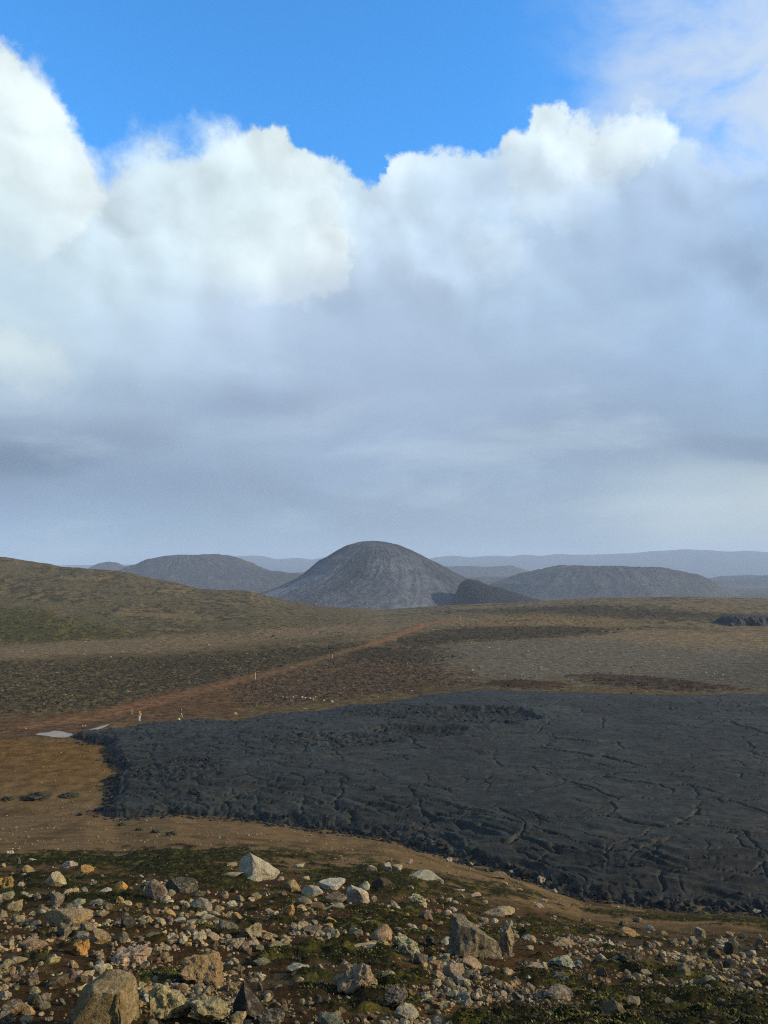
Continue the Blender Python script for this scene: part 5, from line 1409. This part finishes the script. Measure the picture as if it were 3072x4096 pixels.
# ------------------------------------------------------------------ lava outcrop on the plain
def outcrop():
    x0, y0 = unproj(728.5, 626.2); x0, y0 = float(x0[0]), float(y0[0])
    z0 = float(H(x0, y0)); hgt = 9.5 * y0 / FOC
    L_, D_ = 85.0, 22.0
    nx, ny = 300, 80
    U, Vv = np.meshgrid(np.linspace(-0.02, 1, nx), np.linspace(-0.1, 1, ny))
    X = x0 + U * L_; Y = y0 + Vv * D_ + 2.0 * fbm(X / 9, X * 0 + 1, 2, 811)
    e = np.minimum(np.minimum(U * L_ / 1.0, (1 - U) * L_), np.minimum(Vv * D_, (1 - Vv) * D_)) + 1.2 * fbm(X / 3, Y / 3, 3, 812)
    top = sst(e, -0.2, 4.0) * (hgt * (0.45 + 0.40 * sst(U * L_, 1.0, 7.0)))
    f1, f2, c3 = worley(X / 1.1, Y / 1.1, 813)
    Zz = np.maximum(H(X, Y), z0 - 0.5) * 0 + H(X, Y) - 0.5 + top + sst(e, -0.2, 1.0) * (0.45 * (c3 - 0.5) + 0.8 * fbm(X / 2.2, Y / 2.2, 4, 814) + 0.3)
    me = mesh_np('lava_outcrop', np.stack([X.ravel(), Y.ravel(), Zz.ravel()], 1), grid_faces(ny, nx), False)
    o = link('lava_outcrop', me, mat=mat_flat('lava_black', (0.012, 0.012, 0.013), 0.9, var=0.4, scale=0.8))
    setp(o, label='rugged black lava outcrop lying on the brown plain at the right edge', category='lava outcrop')
outcrop()

# ------------------------------------------------------------------ people
M_SKIN = mat_flat('skin', (0.45, 0.27, 0.19), 0.6, var=0.05)
def on_crust(px, row):
    z = 1.0
    for _ in range(8):
        X_, Y_ = on_plane(px, row, z); x, y = float(X_), float(Y_)
        z = 0.5 * z + 0.5 * max(float(lava(np.array([x]), np.array([y]))[0][0]), float(H(x, y)))
    return x, y, z
def person(px, row, face, jacket, trousers, boots, hair_c, label, arms, stride=0.0, height=1.92, hat=None, name='person'):
    x, y = unproj(px, row) if name == 'far' else (None, None)
    if name != 'far':
        x, y, z = on_crust(px, row)
    else:
        x, y = float(x[0]), float(y[0]); z = float(H(x, y)) + 0.05
    root = bpy.data.objects.new('person', None); COL.objects.link(root)
    root.location = (x, y, z); root.rotation_euler = (0, 0, face); root.scale = (height / 1.78,) * 3
    # figure faces +y of its own frame, x to its right
    V, E, RD, tag_ = [], [], [], []
    def v(p, r, t): V.append(p); RD.append(r); tag_.append(t); return len(V) - 1
    def chain(i, items):
        for p, r, t in items:
            j = v(p, r, t); E.append((i, j)); i = j
        return i
    pel = v((0, 0, 0.95), 0.145, 'T')
    sp = chain(pel, [((0, 0.0, 1.10), 0.135, 'J'), ((0, -0.01, 1.28), 0.155, 'J'), ((0, -0.01, 1.42), 0.135, 'J')])
    hd = chain(sp, [((0, 0.0, 1.50), 0.058, 'S'), ((0, 0.015, 1.58), 0.075, 'S'), ((0, 0.02, 1.66), 0.092, 'S'), ((0, 0.01, 1.735), 0.065, 'S')])
    v_n = v((0, 0.125, 1.615), 0.014, 'S'); E.append((hd - 1, v_n))
    for s in (-1, 1):
        st = s * stride
        leg = chain(pel, [((s * 0.095, 0.0, 0.86), 0.092, 'T'), ((s * 0.10, 0.03 + st * 0.5, 0.50), 0.062, 'T'), ((s * 0.10, st - 0.03, 0.12), 0.048, 'T'), ((s * 0.10, st - 0.01, 0.05), 0.046, 'B'), ((s * 0.115, st + 0.17, 0.035), 0.036, 'B')])
        el, wr, hdn = arms[0 if s < 0 else 1]
        sh = chain(sp, [((s * 0.185, -0.01, 1.40), 0.062, 'J'), (el, 0.048, 'J'), (wr, 0.036, 'J')])
        pa = v(hdn, 0.034, 'S'); E.append((sh, pa))
        h_, w_ = Vector(hdn), Vector(wr)
        dn = (h_ - w_).normalized(); sd = dn.cross(Vector((0, 0, 1))); sd = sd.normalized() if sd.length > 0.1 else Vector((0, 1, 0))
        for k, ln in zip((-1.5, -0.5, 0.5, 1.5), (0.065, 0.078, 0.074, 0.056)):
            a = h_ + sd * k * 0.019 + dn * 0.045
            f1 = v(tuple(a), 0.010, 'S'); E.append((pa, f1))
            f2 = v(tuple(a + dn * ln * 0.7 + Vector((0, 0, -0.012))), 0.009, 'S'); E.append((f1, f2))
        th = v(tuple(h_ + sd * -0.045 + dn * 0.01), 0.011, 'S'); E.append((pa, th))
    me = bpy.data.meshes.new('body'); me.from_pydata(V, E, [])
    o = bpy.data.objects.new('body', me); COL.objects.link(o)
    sk = o.modifiers.new('skin', 'SKIN'); 
    for i, sv in enumerate(me.skin_vertices[0].data):
        sv.radius = (RD[i], RD[i] * (0.78 if tag_[i] in 'JT' and RD[i] > 0.1 else 1.0)); sv.use_root = (i == pel)
    ss = o.modifiers.new('sub', 'SUBSURF'); ss.levels = 1; ss.render_levels = 1
    dg = bpy.context.evaluated_depsgraph_get(); me2 = bpy.data.meshes.new_from_object(o.evaluated_get(dg))
    bpy.data.objects.remove(o)
    for mt in (jacket, trousers, boots, M_SKIN): me2.materials.append(mt)
    TI = {'J': 0, 'T': 1, 'B': 2, 'S': 3}
    VA = np.array(V); 
    # closest point on the skeleton decides the cloth
    segs = [(VA[a], VA[b], TI[tag_[b]]) for a, b in E]
    for p in me2.polygons:
        c = np.array(p.center); bd, bi_ = 9, 0
        for a, b, t in segs:
            ab = b - a; k = np.clip(np.dot(c - a, ab) / max(np.dot(ab, ab), 1e-9), 0, 1)
            d_ = np.linalg.norm(c - a - k * ab)
            if d_ < bd: bd, bi_ = d_, t
        if bi_ == 1 and c[2] > 0.98: bi_ = 0
        p.material_index = bi_; p.use_smooth = True
    me2.name = 'body'
    link('body', me2, root)
    # hair or hat
    Vh, Fh = ICO[2]; Vh = Vh.copy() * np.array([0.103, 0.115, 0.100]) + np.array([0, 0.0, 1.70])
    keep_ = [f for f in Fh if (Vh[f].mean(0)[2] > 1.665 + 0.5 * max(Vh[f].mean(0)[1], 0) or Vh[f].mean(0)[1] < -0.02)]
    if hat is not None:
        keep_ = [f for f in Fh if Vh[f].mean(0)[2] > 1.66]
    mh = bpy.data.meshes.new('hair'); mh.from_pydata([tuple(q) for q in Vh], [], [tuple(int(i) for i in f) for f in keep_])
    link('hat' if hat is not None else 'hair', mh, root, hat or hair_c)
    # eyes and mouth
    for s in (-1, 1):
        Ve, Fe = ICO[1]; me_ = bpy.data.meshes.new('eye'); me_.from_pydata([tuple(q * 0.013 + np.array([s * 0.033, 0.102, 1.645])) for q in Ve], [], [tuple(int(i) for i in f) for f in Fe])
        link('eye', me_, root, M_DARKC)
    setp(root, label=label, category='person', group='people walking at the lava')
    return root, (x, y, z)
M_DARKC = mat_flat('cloth_black', (0.012, 0.012, 0.014), 0.8)
M_NAVY = mat_flat('cloth_navy', (0.012, 0.016, 0.035), 0.8)
M_MAROON = mat_flat('cloth_maroon', (0.035, 0.018, 0.018), 0.8)
M_ORC = mat_flat('cloth_orange', (0.80, 0.33, 0.03), 0.7, var=0.1)
M_WHC = mat_flat('cloth_white', (0.72, 0.74, 0.76), 0.8, var=0.1)
M_GRC = mat_flat('cloth_grey', (0.20, 0.22, 0.24), 0.8)
M_PINK = mat_flat('cloth_pink', (0.65, 0.35, 0.36), 0.8)
M_HAIR = mat_flat('hair_brown', (0.05, 0.025, 0.015), 0.7)
M_BLOND = mat_flat('hair_blond', (0.45, 0.30, 0.13), 0.7)
M_YB = mat_flat('bag_yellow', (0.50, 0.47, 0.06), 0.7)
hang = (((-0.25, -0.02, 1.12), (-0.25, 0.05, 0.88), (-0.25, 0.07, 0.80)), ((0.25, -0.02, 1.12), (0.25, 0.05, 0.88), (0.25, 0.07, 0.80)))
photo = (((-0.22, 0.18, 1.22), (-0.08, 0.32, 1.46), (-0.05, 0.36, 1.54)), ((0.22, 0.18, 1.22), (0.08, 0.32, 1.46), (0.05, 0.36, 1.54)))
akimbo = (((-0.36, -0.05, 1.17), (-0.20, 0.14, 1.06), (-0.13, 0.17, 1.05)), ((0.25, 0.0, 1.13), (0.14, 0.20, 1.10), (0.07, 0.23, 1.10)))
rA, pA = person(82.3, 734.4, -1.2, M_MAROON, M_DARKC, M_DARKC, M_HAIR, 'person in dark clothes at the tip of the lava, holding up something pale', photo, 0.04)
ph = prism('phone', 0.05, 0.05, 1.52, 1.68, 4, M_BLOND, rA); ph.location = (0, 0.42, 0)
rB, pB = person(139.3, 721.9, 2.6, M_ORC, M_WHC, M_DARKC, M_BLOND, 'person in orange jacket and white trousers standing on the edge of the lava', akimbo, 0.03)
rC, pC = person(181.2, 718.9, -1.5, M_NAVY, M_GRC, M_DARKC, M_HAIR, 'person in dark navy jacket and grey trousers striding over the lava edge', hang, 0.30)
person(425.3, 616.9, 0.4, M_DARKC, M_DARKC, M_DARKC, M_HAIR, 'distant person dressed in black on the plain beyond the path', hang, 0.1, name='far')
person(428.9, 616.8, 0.2, M_PINK, M_MAROON, M_DARKC, M_HAIR, 'distant person in pink top right of the one in black', hang, 0.12, name='far')
def bag():
    x, y, z = on_crust(178.9, 720.2)
    V, F = ICO[2]; V = V.copy(); n_ = np.array([mnoise.noise(Vector(q * 1.6)) for q in V])
    V = V * (1 + 0.2 * n_)[:, None] * np.array([0.26, 0.16, 0.20]); V[:, 2] = np.maximum(V[:, 2], -0.14)
    t = bpy.data.objects.new('bag', None); COL.objects.link(t); t.location = (x, y, z + 0.16)
    link('pouch', mesh_np('pouch', V, F, True), t, M_YB)
    a = np.linspace(0, math.pi, 9)
    Vs, Fs = [], []
    for i, q in enumerate(a):
        for dx_, dz_ in ((-0.015, 0), (0.015, 0), (0.015, 0.02), (-0.015, 0.02)): Vs.append((math.cos(q) * 0.13 + dx_, dz_, 0.15 + math.sin(q) * 0.12))
    for i in range(8):
        for k in range(4): Fs.append((i * 4 + k, i * 4 + (k + 1) % 4, i * 4 + 4 + (k + 1) % 4, i * 4 + 4 + k))
    ms = bpy.data.meshes.new('strap'); ms.from_pydata(Vs, [], Fs); link('strap', ms, t, M_DARKC)
    setp(t, label='small yellow bag on the lava at the feet of the striding person', category='bag')
bag()
